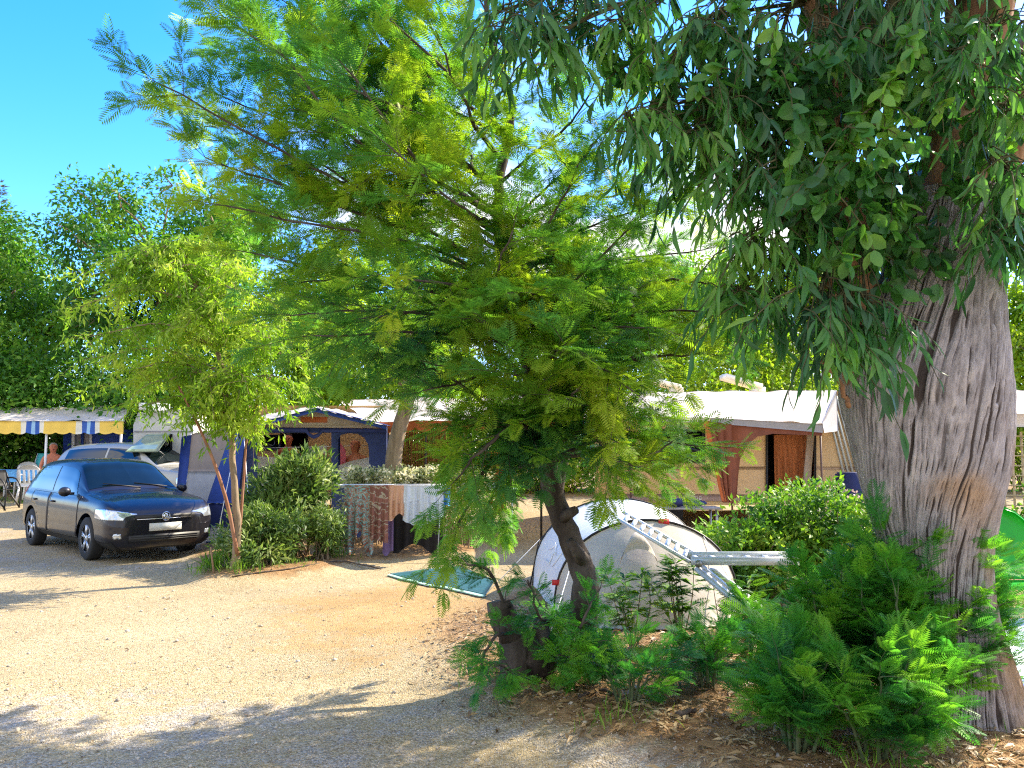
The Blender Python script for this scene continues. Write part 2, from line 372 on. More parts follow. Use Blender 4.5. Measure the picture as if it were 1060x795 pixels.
# ------------------------------------------------------------------ ground
def ground():
    xs = np.unique(np.concatenate((np.linspace(-400, -40, 20), np.linspace(-40, -13, 40), np.arange(-13, 9, .085), np.linspace(9, 40, 40), np.linspace(40, 400, 20))))
    ys = np.unique(np.concatenate((np.linspace(-120, -5, 14), np.linspace(-5, 2.2, 20), np.arange(2.2, 12, .075), np.linspace(12, 24, 70), np.linspace(24, 60, 30), np.linspace(60, 600, 24))))
    X, Y = np.meshgrid(xs, ys)
    Z = hz(X, Y)
    near = (Y > 2) & (Y < 14)
    bed = np.maximum(poly_mask(X, Y, BED_TREE, .35), poly_mask(X, Y, BED_BUSH, .25))
    Z = Z + np.where(near, bed * .02 * (rng.random(X.shape) - .5) + .006 * (rng.random(X.shape) - .5), 0)
    mb = MB(); mb.grid(np.stack((X, Y, Z), -1))
    m = bpy.data.materials.new('gravel_and_earth'); nt, n, l, b = nodes_of(m)
    tc = n.new('ShaderNodeTexCoord')
    def vor(sc, feat='F1'):
        v = n.new('ShaderNodeTexVoronoi'); v.inputs['Scale'].default_value = sc; v.feature = feat; l.new(tc.outputs['Object'], v.inputs['Vector']); return v
    def noi(sc, det=6, rough=.6):
        v = n.new('ShaderNodeTexNoise'); v.inputs['Scale'].default_value = sc; v.inputs['Detail'].default_value = det; v.inputs['Roughness'].default_value = rough
        l.new(tc.outputs['Object'], v.inputs['Vector']); return v
    def ramp(src, stops):
        r = n.new('ShaderNodeValToRGB'); e = r.color_ramp.elements
        e[0].position, e[0].color = stops[0][0], (*stops[0][1], 1); e[1].position, e[1].color = stops[1][0], (*stops[1][1], 1)
        for p, c in stops[2:]: q = e.new(p); q.color = (*c, 1)
        l.new(src, r.inputs[0]); return r
    def mixc(f, a, c, mode='MIX'):
        x = n.new('ShaderNodeMixRGB'); x.blend_type = mode
        if isinstance(f, float): x.inputs[0].default_value = f
        else: l.new(f, x.inputs[0])
        l.new(a, x.inputs[1]); l.new(c, x.inputs[2]); return x.outputs[0]
    def math_(op, a, c):
        x = n.new('ShaderNodeMath'); x.operation = op
        for i, q in enumerate((a, c)):
            if isinstance(q, float): x.inputs[i].default_value = q
            else: l.new(q, x.inputs[i])
        return x.outputs[0]
    v1 = vor(85); v2 = vor(24); n1 = noi(1.3); n2 = noi(9); n3 = noi(60, 3)
    sep = n.new('ShaderNodeSeparateColor'); l.new(v1.outputs['Color'], sep.inputs[0])
    beige = ramp(sep.outputs[0], [(0., (.29, .22, .12)), (.45, (.42, .335, .19)), (.8, (.49, .40, .245)), (1., (.56, .48, .335))])
    grey = ramp(sep.outputs[0], [(0., (.23, .205, .18)), (.45, (.37, .335, .285)), (.8, (.45, .41, .36)), (1., (.58, .54, .48))])
    earth = ramp(n2.outputs[0], [(.25, (.14, .08, .04)), (.45, (.27, .16, .075)), (.6, (.37, .235, .115)), (.8, (.44, .31, .18))])
    orange = ramp(n2.outputs[0], [(.25, (.33, .19, .07)), (.5, (.44, .265, .10)), (.75, (.48, .33, .155))])
    def attr(nm):
        a = n.new('ShaderNodeAttribute'); a.attribute_name = nm; return a.outputs['Fac']
    br = math_('SUBTRACT', n1.outputs[0], .5); br2 = math_('SUBTRACT', n2.outputs[0], .5)
    brk = math_('ADD', math_('MULTIPLY', br, 1.4), math_('MULTIPLY', br2, 1.2))
    def broken(a):
        x = n.new('ShaderNodeMapRange'); x.inputs['From Min'].default_value = .3; x.inputs['From Max'].default_value = .7
        l.new(math_('ADD', a, brk), x.inputs[0]); return x.outputs[0]
    c = mixc(broken(attr('grey')), beige.outputs[0], grey.outputs[0])
    c = mixc(math_('MULTIPLY', broken(attr('orange')), .8), c, orange.outputs[0])
    c = mixc(broken(attr('dirt')), c, earth.outputs[0])
    dk = ramp(n3.outputs[0], [(.3, (.72, .72, .72)), (.6, (1.05, 1.05, 1.05))])
    c = mixc(1., c, dk.outputs[0], 'MULTIPLY')
    big = ramp(noi(.5, 4).outputs[0], [(.35, (.85, .83, .8)), (.65, (1.08, 1.08, 1.08))])
    c = mixc(1., c, big.outputs[0], 'MULTIPLY')
    l.new(c, b.inputs['Base Color']); b.inputs['Roughness'].default_value = .95; b.inputs['Specular IOR Level'].default_value = .15
    h = math_('ADD', math_('MULTIPLY', v1.outputs['Distance'], -1.2), math_('MULTIPLY', n3.outputs[0], .8))
    h = math_('ADD', h, math_('MULTIPLY', n2.outputs[0], .9))
    bp = n.new('ShaderNodeBump'); bp.inputs['Strength'].default_value = .8; bp.inputs['Distance'].default_value = .009
    l.new(h, bp.inputs['Height']); l.new(bp.outputs[0], b.inputs['Normal'])
    o = mb.build('ground', m, smooth=True)
    tag(o, 'beige gravel and dry earth campsite ground', 'ground', kind='structure')
    x, y = X.reshape(-1), Y.reshape(-1)
    far_shade_grey = sstep(10.3, 11.6, y) * sstep(17, 14, y) * sstep(-3.2, -4.4, x)  # grey gravel, mostly the shade tone around the car painted in
    near_shade_grey = sstep(5.6, 4.7, y + .18 * x) * .75  # foreground shade's grey put into the gravel colour
    ox, oy = flat(420, 630)
    org = np.exp(-(((x - ox) / 1.5) ** 2 + ((y - oy) / 2.2) ** 2)) * .9
    grass = sstep(18, 20.5, y)
    for nm, val in (('dirt', np.maximum(bed.reshape(-1), grass * .6)), ('grey', np.clip(far_shade_grey * .35 + near_shade_grey * .55, 0, 1)), ('orange', org)):
        a = o.data.attributes.new(nm, 'FLOAT', 'POINT'); a.data.foreach_set('value', val.astype(np.float32))
ground()

def scatter_cards(mb, P, A, N, T, Fc, L, rnd):
    # copies of a leaf template T (unit length along x) at points P, axis A, normal N, length L
    A = unit(A); Sd = unit(np.cross(N, A)); Nn = np.cross(A, Sd)
    k, t = len(P), len(T)
    L = np.broadcast_to(np.asarray(L, float), (k,))
    v = P[:, None] + L[:, None, None] * (T[None, :, 0:1] * A[:, None] + T[None, :, 1:2] * Sd[:, None] + T[None, :, 2:3] * Nn[:, None])
    fs = []
    for f in Fc: fs.append((f[None] + (np.arange(k) * t)[:, None, None]).reshape(-1, f.shape[1]))
    mb.add(v.reshape(-1, 3), fs, np.repeat(np.broadcast_to(rnd, (k,)), t))

def tmpl_frond(pairs, plen=.3, pw=.045, curve=-.18, ang=58):
    v, f = [], []; a0 = R(ang)
    v += [(0, -.008, 0), (0, .008, 0), (1, .004, curve), (1, -.004, curve)]; f.append((0, 3, 2, 1))
    for j in range(pairs):
        t = .12 + .88 * (j + .5) / pairs; l = plen * (math.sin(math.pi * (.22 + .70 * t)) ** .8); z = curve * t * t
        for s in (-1, 1):
            dx, dy = math.cos(a0), math.sin(a0) * s; nx, ny = -dy, dx
            dz = -.12 * l
            i = len(v)
            v += [(t, 0, z), (t + dx * l * .5 + nx * pw * .5, dy * l * .5 + ny * pw * .5, z + .03 * l),
                  (t + dx * l, dy * l, z + dz), (t + dx * l * .5 - nx * pw * .5, dy * l * .5 - ny * pw * .5, z + .03 * l)]
            f.append((i, i + 1, i + 2, i + 3))
    return np.array(v, float), [np.array(f)]

def tmpl_lance(w=.16, sick=.12, droop=-.1, fold=.03):
    v = [(0, 0, 0)]; q = []
    xs = (.22, .5, .78)
    for x, k in zip(xs, (.8, 1., .62)):
        s = sick * math.sin(math.pi * x); d = droop * x * x
        v += [(x, s + w / 2 * k, d + fold * k), (x, s, d), (x, s - w / 2 * k, d + fold * k)]
    v.append((1, 0, droop)); e = len(v) - 1
    tri = [(0, 2, 1), (0, 3, 2), (7, 8, e), (8, 9, e)]
    for a in (1, 4): q += [(a, a + 1, a + 4, a + 3), (a + 1, a + 2, a + 5, a + 4)]
    return np.array(v, float), [np.array(tri), np.array(q)]

def tmpl_leaf(w=.5, fold=.1, droop=-.08):
    v = [(0, 0, 0), (.45, w / 2, fold), (1, 0, droop), (.45, -w / 2, fold), (.5, 0, 0)]
    return np.array(v, float), [np.array([(0, 4, 1), (4, 2, 1), (0, 3, 4), (4, 3, 2)])]

def tmpl_round(w=.62):
    v = [(0, 0, 0), (.2, w * .38, .05), (.5, w * .5, .07), (.8, w * .32, .03), (1, 0, -.06), (.8, -w * .32, .03), (.5, -w * .5, .07), (.2, -w * .38, .05), (.5, 0, -.01)]
    f = [(8, i, i + 1) for i in range(0, 7)] + [(8, 7, 0)]
    return np.array(v, float), [np.array(f)]

FROND = [tmpl_frond(9, .40, .062, c, a) for c, a in ((-.06, 58), (-.16, 52), (.03, 62))]
FRONDB = [tmpl_frond(11, .38, .052, c, a) for c, a in ((-.08, 58), (-.2, 54), (.02, 64))]
LANCE = [tmpl_lance(.17, .12, -.1), tmpl_lance(.14, -.1, -.16), tmpl_lance(.2, .05, -.05)]
LEAF = [tmpl_leaf(.5), tmpl_leaf(.42, .06, -.16)]
SLIM = [tmpl_leaf(.26, .05, -.12), tmpl_leaf(.22, .03, -.2)]
ROUND = [tmpl_round(.66), tmpl_round(.56)]

def cards(mb, tm, P, A, N, L, rnd=None):
    P = np.asarray(P, float).reshape(-1, 3); k = len(P)
    if not k: return
    A = np.broadcast_to(A, (k, 3)); N = np.broadcast_to(N, (k, 3)); L = np.broadcast_to(L, (k,))
    rnd = rng.random(k) if rnd is None else np.broadcast_to(rnd, (k,))
    w = rng.integers(0, len(tm), k)
    for i, (T, Fc) in enumerate(tm):
        s = w == i
        if s.any(): scatter_cards(mb, P[s], A[s], N[s], T, Fc, L[s], rnd[s])

def rndv(k, s=1.0): return rng.normal(0, s, (k, 3))

# ------------------------------------------------------------------ feathery (mimosa) branches
def spray(wood, leaf, path, r0, r1, t0=.25, step=.14, tl=(.35, .8), fl=(.14, .22), fs=.034, droop=.25, tm=FROND, flatz=.45, fill=1.0):
    n = max(8, int(len(path) * 5)); p = spline(path, n)
    seg = np.linalg.norm(np.diff(p, axis=0), axis=1); s = np.concatenate(([0], np.cumsum(seg))); Ltot = s[-1]
    p = p + rndv(n, .008) * (np.arange(n) / n)[:, None]
    wood.tube(p, np.linspace(r0, r1, n), 6)
    tg = unit(np.gradient(p, axis=0))
    for t in np.arange(t0 * Ltot, Ltot + .01, step):
        t = min(t + U(-.04, .04), Ltot * .999)
        i = int(np.searchsorted(s, t)); i = min(max(i, 1), n - 1)
        if rng.random() > fill: continue
        q = p[i]; T = tg[i]
        last = t > Ltot - step
        lat = unit(np.cross(T, rng.normal(0, 1, 3))); lat[2] *= flatz
        d = unit(T * U(.5, .9) + unit(lat) * U(.6, 1.0)) if not last else unit(T + rng.normal(0, .2, 3))
        twig(wood, leaf, q, d, U(*tl) * (1 - .35 * t / Ltot), max(.003, r1 * .6), fl, fs, droop, tm)

def twig(wood, leaf, q, d, L, r, fl, fs, droop, tm, rn=None):
    m = max(5, int(L / .06)); u = np.linspace(0, 1, m)[:, None]
    up = np.array((0, 0, 1.0))
    pt = q + d * L * u - up * droop * L * u ** 2 + rndv(m, .006) * u
    wood.tube(pt, np.linspace(r, .0015, m), 3, cap=False)
    k = max(4, int(L / fs)); tt = np.sort(U(.12, 1, k)); ii = tt * (m - 1); i0 = np.minimum(ii.astype(int), m - 2); fr = (ii - i0)[:, None]
    P = pt[i0] * (1 - fr) + pt[i0 + 1] * fr; T = unit(np.gradient(pt, axis=0))[i0]
    side = unit(np.cross(T, up + rndv(k, .25))) * np.where(np.arange(k) % 2, 1, -1)[:, None]
    A = unit(T * U(.5, 1.0, k)[:, None] + side * U(.5, .9, k)[:, None] + rndv(k, .2) + up * U(-.12, .4, k)[:, None])
    N = unit(up + rndv(k, .35))
    rn = rng.random() * .6 if rn is None else rn
    cards(leaf, tm, P, A, N, U(fl[0], fl[1], k) * (1 - .3 * tt), np.clip(rn + .4 * rng.random(k) * (.4 + tt), 0, 1))
    e = 6
    A = unit(T[-1] + rndv(e, .35)); cards(leaf, tm, np.repeat(pt[-1:], e, 0), A, unit(up + rndv(e, .3)), U(fl[0] * .7, fl[1] * .9, e), np.clip(rn + .35, 0, 1))

# ------------------------------------------------------------------ leaf clouds for trees and shrubs
def cloud(mb, c, rad, n, tm, L, hang=.3, shell=.55, seed=0, thr=-.55, freq=2.2, cut=None):
    c = np.asarray(c, float); rad = np.asarray(rad, float)
    d = unit(rng.normal(0, 1, (n, 3))); rr = shell + (1 - shell) * rng.random(n) ** .6
    wob = 1 + .16 * np.sin(d[:, 0] * 4.1 + seed) * np.cos(d[:, 2] * 3.7 + seed * 2) + .12 * np.sin(d[:, 1] * 6.3 - seed + d[:, 2] * 5)
    P = c + d * rad * (rr * wob)[:, None]
    q = P * freq / max(.4, rad.mean() * .8)
    g = np.sin(q[:, 0] * 2.1 + seed) + np.sin(q[:, 1] * 1.9 - seed * 1.3) + np.sin(q[:, 2] * 2.4 + seed * .7) + .5 * np.sin(q.sum(1) * 2.7)
    keep = g > thr
    P, d = P[keep], d[keep]; k = len(P)
    A = unit(d * .7 + rndv(k, .6) - np.array((0, 0, hang)))
    N = unit(d + rndv(k, .5) + np.array((0, 0, .6)))
    cards(mb, tm, P, A, N, U(L[0], L[1], k))

def leafy_tree(name, label, cat, base, top, lean, blobs, leafmat, barkm, tm, L, n, r0=.14, hang=.3, group=None, freq=2.2, thr=-.55):
    # blobs: (centre, radii) foliage masses; limbs run from the trunk to each of them
    root = thing(name, label, cat, group=group)
    base = np.asarray(base, float); top = np.asarray(top, float)
    wood, leaf = MB(), MB()
    tr = spline([base - (0, 0, .1), base * .6 + top * .4 + np.asarray(lean), top], 14)
    wood.tube(tr, np.linspace(r0, r0 * .35, 14), 9)
    vol = sum(float(np.prod(b[1])) ** (2 / 3) for b in blobs)
    for i, (c, rad) in enumerate(blobs):
        c = np.asarray(c, float)
        k = min(13, max(4, int(13 * np.clip((c[2] - .5 * rad[2] - base[2]) / (top[2] - base[2] + 1e-6), .3, 1))))
        st = tr[k]; wood.tube(spline([st, (st + c) / 2 + rng.normal(0, .1, 3) + (0, 0, .1), c + rng.normal(0, .1, 3)], 8), np.linspace(r0 * .4, .012, 8), 5)
        for _ in range(5):
            e = c + unit(rng.normal(0, 1, 3)) * np.asarray(rad) * .8
            wood.tube(spline([c, (c + e) / 2 + rng.normal(0, .08, 3), e], 5), np.linspace(.03, .006, 5), 4, cap=False)
        cloud(leaf, c, rad, int(n * float(np.prod(rad)) ** (2 / 3) / vol), tm, L, hang, .45, i * 1.7 + len(label), thr, freq)
    wood.build('trunk', barkm, root, True, False); leaf.build('crown', leafmat, root)
    return base_at(root, *base)

def auto_blobs(c, rad, k, br, flat_=.8):
    c = np.asarray(c, float); rad = np.asarray(rad, float); out = []
    for i in range(k):
        d = unit(rng.normal(0, 1, 3)); d[2] = d[2] * .9 + .1
        s = U(br[0], br[1])
        out.append((c + d * rad * U(.45, .95), (s, s, s * flat_)))
    return out
# ------------------------------------------------------------------ cars
def paint(name, col, flake=.35):
    m = bpy.data.materials.new(name); nt, n, l, b = nodes_of(m)
    tc = n.new('ShaderNodeTexCoord'); nz = n.new('ShaderNodeTexNoise'); nz.inputs['Scale'].default_value = 7; nz.inputs['Detail'].default_value = 8
    l.new(tc.outputs['Object'], nz.inputs[0])
    mr = n.new('ShaderNodeMapRange'); mr.inputs['To Min'].default_value = .30; mr.inputs['To Max'].default_value = .46; l.new(nz.outputs[0], mr.inputs[0])
    b.inputs['Base Color'].default_value = (*col, 1); b.inputs['Metallic'].default_value = flake; l.new(mr.outputs[0], b.inputs['Roughness'])
    b.inputs['Coat Weight'].default_value = .55; b.inputs['Coat Roughness'].default_value = .06
    return m
GLASS = mat('car_glass', (.004, .008, .008), .015, spec=.35, var=.1)
SGLASS = mat('side_glass', (.006, .012, .016), .02, spec=.8, coat=.3, var=.1)
LENS = mat('headlight_lens', (.55, .6, .66), .08, metal=.55, spec=1, coat=1, var=.35, vscale=14)
CHROME = mat('chrome', (.75, .76, .78), .12, metal=1, var=.03)
RIM = mat('alloy_rim', (.55, .57, .6), .3, metal=.8, var=.06)
PLATE = mat('number_plate', (.62, .62, .58), .5, var=.04)
REDL = mat('red_lamp', (.45, .02, .015), .15, coat=1, var=.1)

STN = [(-2.12, .62, .34, .78, .55, .80, .82), (-2.05, .80, .26, .90, .60, .97, 1.0), (-1.93, .86, .22, .93, .585, 1.17, 1.2),
       (-1.75, .885, .2, .94, .57, 1.335, 1.385), (-1.3, .9, .19, .94, .60, 1.40, 1.46), (-.4, .9, .18, .93, .62, 1.425, 1.485),
       (.22, .9, .18, .92, .605, 1.375, 1.445), (.55, .9, .18, .92, .65, 1.225, 1.295), (.90, .895, .18, .915, .71, 1.03, 1.085),
       (1.04, .89, .18, .91, .70, .975, 1.0), (1.4, .885, .18, .885, .64, .935, .965), (1.75, .885, .18, .85, .64, .885, .91),
       (1.96, .865, .18, .785, .60, .825, .84), (2.075, .80, .19, .71, .54, .755, .77), (2.13, .68, .22, .64, .46, .685, .70)]

def car_surface(du=13, dv=14):
    ctl = []
    for (x, w, zb, zs, ry, rz, tz) in STN:
        gh = 1 if -2.0 < x < .9 else 0
        r = [(0, zb), (.7 * w, zb), (.965 * w, zb + .12), (w, .5 if zs > .6 else .42), (.985 * w, zs - .12), (.93 * w, zs),
             ((.93 * w + ry) / 2 + .03 * gh, (zs + rz) / 2 + (.0 if gh else .012)), (ry, rz), (ry * .55, tz - .22 * (tz - rz)), (0, tz)]
        ctl.append([(x, y, z) for y, z in r])
    C = np.array(ctl); m, n = C.shape[:2]
    A = np.stack([spline(C[:, j], (m - 1) * du + 1) for j in range(n)], 1)
    B = np.stack([spline(A[i], (n - 1) * dv + 1) for i in range(A.shape[0])], 0)
    return B, np.linspace(0, m - 1, B.shape[0]), np.linspace(0, n - 1, B.shape[1])

def make_car(root, pm, plate=True, badge=True):
    B, us, vs = car_surface()
    RW = .315; AX = (1.27, -1.36)
    half = {}
    for s in (1, -1):
        P = B.copy(); P[..., 1] *= s
        for ax in AX:
            dx, dz = P[..., 0] - ax, P[..., 2] - RW
            rr = np.hypot(dx, dz); nearr = (np.abs(rr - .37) < .05) & (np.abs(P[..., 1]) > .6) & (P[..., 2] > .12)
            k = np.where(nearr, .37 / (rr + 1e-9), 1); P[..., 0] = ax + dx * k; P[..., 2] = RW + dz * k
        du_, dv_ = np.gradient(P, axis=0), np.gradient(P, axis=1)
        N = unit(np.cross(du_, dv_)) * -s
        mid = np.array((0, 0, .7)); 
        if ((P - mid) * N).sum() < 0: N = -N
        half[s] = (P, N)
    ctr = lambda a: (a[:-1, :-1] + a[1:, :-1] + a[:-1, 1:] + a[1:, 1:]) / 4
    uu, vv = np.meshgrid(us, vs, indexing='ij'); uc, vc = ctr(uu), ctr(vv)
    def patch(mb, s, mask, off, thick=0):
        P, N = half[s]; Q = P + N * off; m, n = P.shape[:2]
        i, j = np.nonzero(mask); a = i * n + j
        f = np.stack((a, a + 1, a + n + 1, a + n), -1)
        if s > 0: f = f[:, ::-1]
        usd, inv = np.unique(f, return_inverse=True); inv = inv.reshape(f.shape)
        V = Q.reshape(-1, 3)[usd]
        if not thick: return mb.add(V, [inv])
        # rim so that the piece has an edge
        V2 = (P + N * (off - thick)).reshape(-1, 3)[usd]; k = len(V)
        ed = {}
        for q in inv:
            for e in range(4):
                x, y = int(q[e]), int(q[(e + 1) % 4]); ed[(x, y)] = ed.get((x, y), 0) + 1
        rim = [(x, y, y + k, x + k) for (x, y) in ed if (y, x) not in ed]
        return mb.add(np.concatenate((V, V2)), [inv, np.array(rim)[:, ::-1]])
    masks = {}
    for s in (1, -1):
        P, N = half[s]; c = ctr(P); x, y, z = c[..., 0], np.abs(c[..., 1]), c[..., 2]
        arch = np.zeros(x.shape, bool)
        for ax in AX: arch |= (np.hypot(x - ax, z - RW) < .372) & (y > .45)
        A_ = dict(arch=arch, x=x, y=y, z=z)
        A_['shield'] = (vc > 6.95) & (x > .24) & (x < .93) & (uc < 9)
        A_['rear'] = (vc > 7.05) & (x < -1.76) & (x > -2.02)
        A_['sidew'] = (vc > 5.12) & (vc < 6.62) & (x > -1.62) & (x < .70) & (x < .62 + (1.02 - z) * .9)
        A_['gap'] = (np.abs(x + .42) < .05) | (np.abs(x + 1.32) < .03)
        t_ = np.clip((y - .42) / .42, 0, 1); A_['head'] = (x > 1.60) & (y > .44) & (z > .60 + .02 * t_) & (z < .69 + .075 * t_) & (vc > 2.5)
        A_['grille'] = (x > 1.98) & (y <= .45) & (z > .61) & (z < .69) & (vc > 2.5)
        A_['lower'] = (x > 2.0) & (y < .58) & (z > .30) & (z < .405) & (vc > .8)
        A_['fog'] = (x > 1.93) & (y > .60) & (y < .78) & (z > .36) & (z < .425) & (vc > .8)
        A_['skirt'] = (vc > 1.2) & (vc < 2.0) & (x > -2) & (x < 2.06)
        A_['tail'] = (x < -1.86) & (vc > 4.2) & (vc < 5.4) & (y > .55)
        masks[s] = A_
    body = MB(); doors = []
    wind, rearw, sw, grl, skirt, lowg = MB(), MB(), {}, MB(), MB(), MB()
    for s in (1, -1):
        A_ = masks[s]; patch(body, s, ~A_['arch'], 0)
        patch(wind, s, A_['shield'], .004); patch(rearw, s, A_['rear'], .004)
        pass
        patch(skirt, s, A_['skirt'] & ~A_['arch'], .004)
        fl = MB(); patch(fl, s, A_['fog'], .006, .015)
        hd = MB(); patch(hd, s, A_['head'], .006, .02); 
        half[s] = half[s]; sw[s] = (fl, hd)
    # front and rear closing faces
    for end in (0, -1):
        lp = np.concatenate((half[1][0][end], half[-1][0][end][::-1][1:-1])); cc = np.array((lp[0, 0], 0, lp[:, 2].mean())); sg = 1 if end else -1; q = len(lp)
        rings = np.concatenate([cc + (lp - cc) * s_ + (sg * b_, 0, 0) for s_, b_ in ((1, 0), (.93, .012), (.8, .022), (.5, .03), (.02, .033))])
        i_ = np.arange(q); f_ = np.concatenate([np.stack((i_ + r_ * q, (i_ + 1) % q + r_ * q, (i_ + 1) % q + (r_ + 1) * q, i_ + (r_ + 1) * q), -1) for r_ in range(4)])
        body.add(rings, [f_ if end else f_[:, ::-1]])
    bo = body.build('body', pm, root, True, False, 1e-4)
    inner = MB(); inner.box((0, 0, .42), (3.6, 1.15, .42)); inner.build('underbody', BLACK, root, attr=False)
    wind.build('windscreen', GLASS, root, True, False, 1e-4); rearw.build('rear_window', GLASS, root, True, False, 1e-4)
    skirt.build('sill_trim', BLACK, root, True, False)
    lg_ = MB(); lg_.box((2.148, 0, .345), (.04, 1.14, .105)); lg_ = lg_.build('lower_grille', BLACK, root, attr=False)
    for z_ in (.318, .345, .372): MB().box((2.17, 0, z_), (.006, 1.08, .007)).build('grille_bar', BLACK, lg_, attr=False)
    go = MB().box((2.152, 0, .645), (.03, .96, .062)).build('grille', BLACK, root, attr=False)
    MB().bar((2.170, -.46, .618), (2.170, .46, .618), .008, .008).build('chrome_strip', CHROME, go, attr=False)
    for s in (1, -1):
        fl, hd = sw[s]
        h = hd.build('headlight', LENS, root, True, False)
        for xx, yy in ((1.99, .73), (2.07, .57)): MB().ball((xx, s * yy, .635), (.035, .045, .04), 7).build('bulb', CHROME, h, True, False)
        if fl.n: fl.build('fog_light', LENS, root, True, False)
        A_ = masks[s]
        t = MB(); patch(t, s, A_['tail'], .006, .02); t.build('tail_light', REDL, root, True, False)
        for (x0, x1, nm) in ((-.42, .92, 'door'), (-1.34, -.42, 'rear_door')):
            P, N = half[s]; dm = (A_['x'] > x0 + .012) & (A_['x'] < x1 - .012) & (vc > 2.15) & (vc < 5.0) & ~A_['arch']
            if nm == 'rear_door': dm &= np.hypot(A_['x'] + 1.36, A_['z'] - RW) > .43
            d = MB(); patch(d, s, dm, .007, .009); do = d.build('door', pm, root, True, False)
            wm = A_['sidew'] & (A_['x'] > x0 + .03) & (A_['x'] < x1 - .03)
            if nm == 'rear_door': wm = A_['sidew'] & (A_['x'] > -1.62) & (A_['x'] < x1 - .03)
            w = MB(); patch(w, s, wm, .005); w.build('side_window', SGLASS, do, True, False)
            hb = MB(); hx = x0 + .16; hb.box((hx, s * .905, .80), (.2, .035, .03)); hb.build('handle', pm, do, attr=False)
        # mirror
        mm = MB(); mm.ball((.62, s * 1.0, .98), (.07, .10, .075), 8); mm.bar((.66, s * .86, .95), (.63, s * .96, .955), .04)
        mm.build('wing_mirror', pm, root, True, False)
        # wheels
        for ax in AX:
            tz = MB(); yc = s * .78
            tz.lathe([(.2, -.1), (.285, -.105), (.31, -.085), (.315, -.04), (.315, .04), (.31, .085), (.285, .105), (.2, .1)], (ax, yc, RW), 32, 1, False)
            to = tz.build('wheel', RUBBER, root, True, False)
            rm = MB(); yo = yc + s * .085
            rm.lathe([(.205, -.02), (.215, .0), (.2, .012), (.19, -.01)], (ax, yo, RW), 28, 1, False)
            for k in range(5):
                for dd in (-.13, .13):
                    a = k * 2 * math.pi / 5 + .3
                    rm.bar((ax + .04 * math.cos(a), yo, RW + .04 * math.sin(a)), (ax + .2 * math.cos(a + dd), yo, RW + .2 * math.sin(a + dd)), .022, .03)
            rm.lathe([(.001, -.01), (.055, -.01), (.055, .018), (.001, .018)], (ax, yo, RW), 14, 1)
            rm.build('rim', RIM, to, False, False)
            dk = MB(); dk.lathe([(.001, -.02), (.2, -.02), (.2, -.012), (.001, -.012)], (ax, yo - s * .03, RW), 24, 1); dk.build('brake_disc', BLACK, to, attr=False)
    for y0, y1 in ((.62, .02), (.1, -.5)): MB().bar((.975, y0, 1.03), (.89, y1, 1.10), .018, .012).build('wiper', BLACK, root, attr=False)
    if plate:
        p = MB(); p.box((2.168, 0, .50), (.014, .52, .11)); p.build('number_plate', PLATE, root, attr=False)
    if badge:
        b = MB(); c = np.array((2.180, 0, .648)); rr = .062
        a = np.linspace(0, 2 * math.pi, 25)
        b.tube(np.stack((0 * a + c[0], c[1] + rr * np.cos(a), c[2] + rr * np.sin(a)), 1), .007, 6, cap=False)
        for p, q in (((-.022, .050), (0, .006)), ((0, .006), (.022, .050)), ((-.052, .02), (-.024, -.046)), ((-.024, -.046), (0, -.002)), ((0, -.002), (.024, -.046)), ((.024, -.046), (.052, .02))):
            b.bar((c[0] + .004, p[0], c[2] + p[1]), (c[0] + .004, q[0], c[2] + q[1]), .010, .008)
        b.lathe([(.001, -.012), (.06, -.012), (.06, -.003), (.001, -.003)], c, 24, 0)
        b.build('badge', CHROME, root, attr=False)

def place_car(root, x, y, head):
    root.location = (x, y, gz(x, y)); root.rotation_euler = (0, 0, head)

car = thing('parked_car', 'dark blue-grey hatchback with alloy rims parked on the gravel', 'car')
make_car(car, paint('dark_blue_paint', (.020, .019, .027), .6))
hx, hy = math.cos(R(-44)), math.sin(R(-44))
place_car(car, -5.1 - 2.13 * hx, 11.93 - 2.13 * hy, R(-44)); car.scale = (1, .9, 1)
car2 = thing('parked_car', 'pale beige car mostly hidden behind the dark blue hatchback', 'car')
make_car(car2, paint('beige_paint', (.42, .40, .33), .5), True, False)
place_car(car2, -7.75, 17.3, R(-22))

# ------------------------------------------------------------------ people
def skin_body(name, joints, edges, m, parent=None, levels=2, root_i=0):
    me = bpy.data.meshes.new(name); me.from_pydata([j[0] for j in joints], edges, [])
    o = bpy.data.objects.new(name, me); COL.objects.link(o)
    md = o.modifiers.new('skin', 'SKIN'); md.use_smooth_shade = True
    for i, j in enumerate(joints):
        sv = me.skin_vertices[0].data[i]; r = j[1]
        sv.radius = (r, r) if not isinstance(r, tuple) else r
        sv.use_root = (i == root_i)
    sb = o.modifiers.new('sub', 'SUBSURF'); sb.levels = levels; sb.render_levels = levels
    dg = bpy.context.evaluated_depsgraph_get()
    nm = bpy.data.meshes.new_from_object(o.evaluated_get(dg))
    o.modifiers.clear(); o.data = nm; nm.materials.clear(); nm.materials.append(m)
    if parent is not None: o.parent = parent
    return o

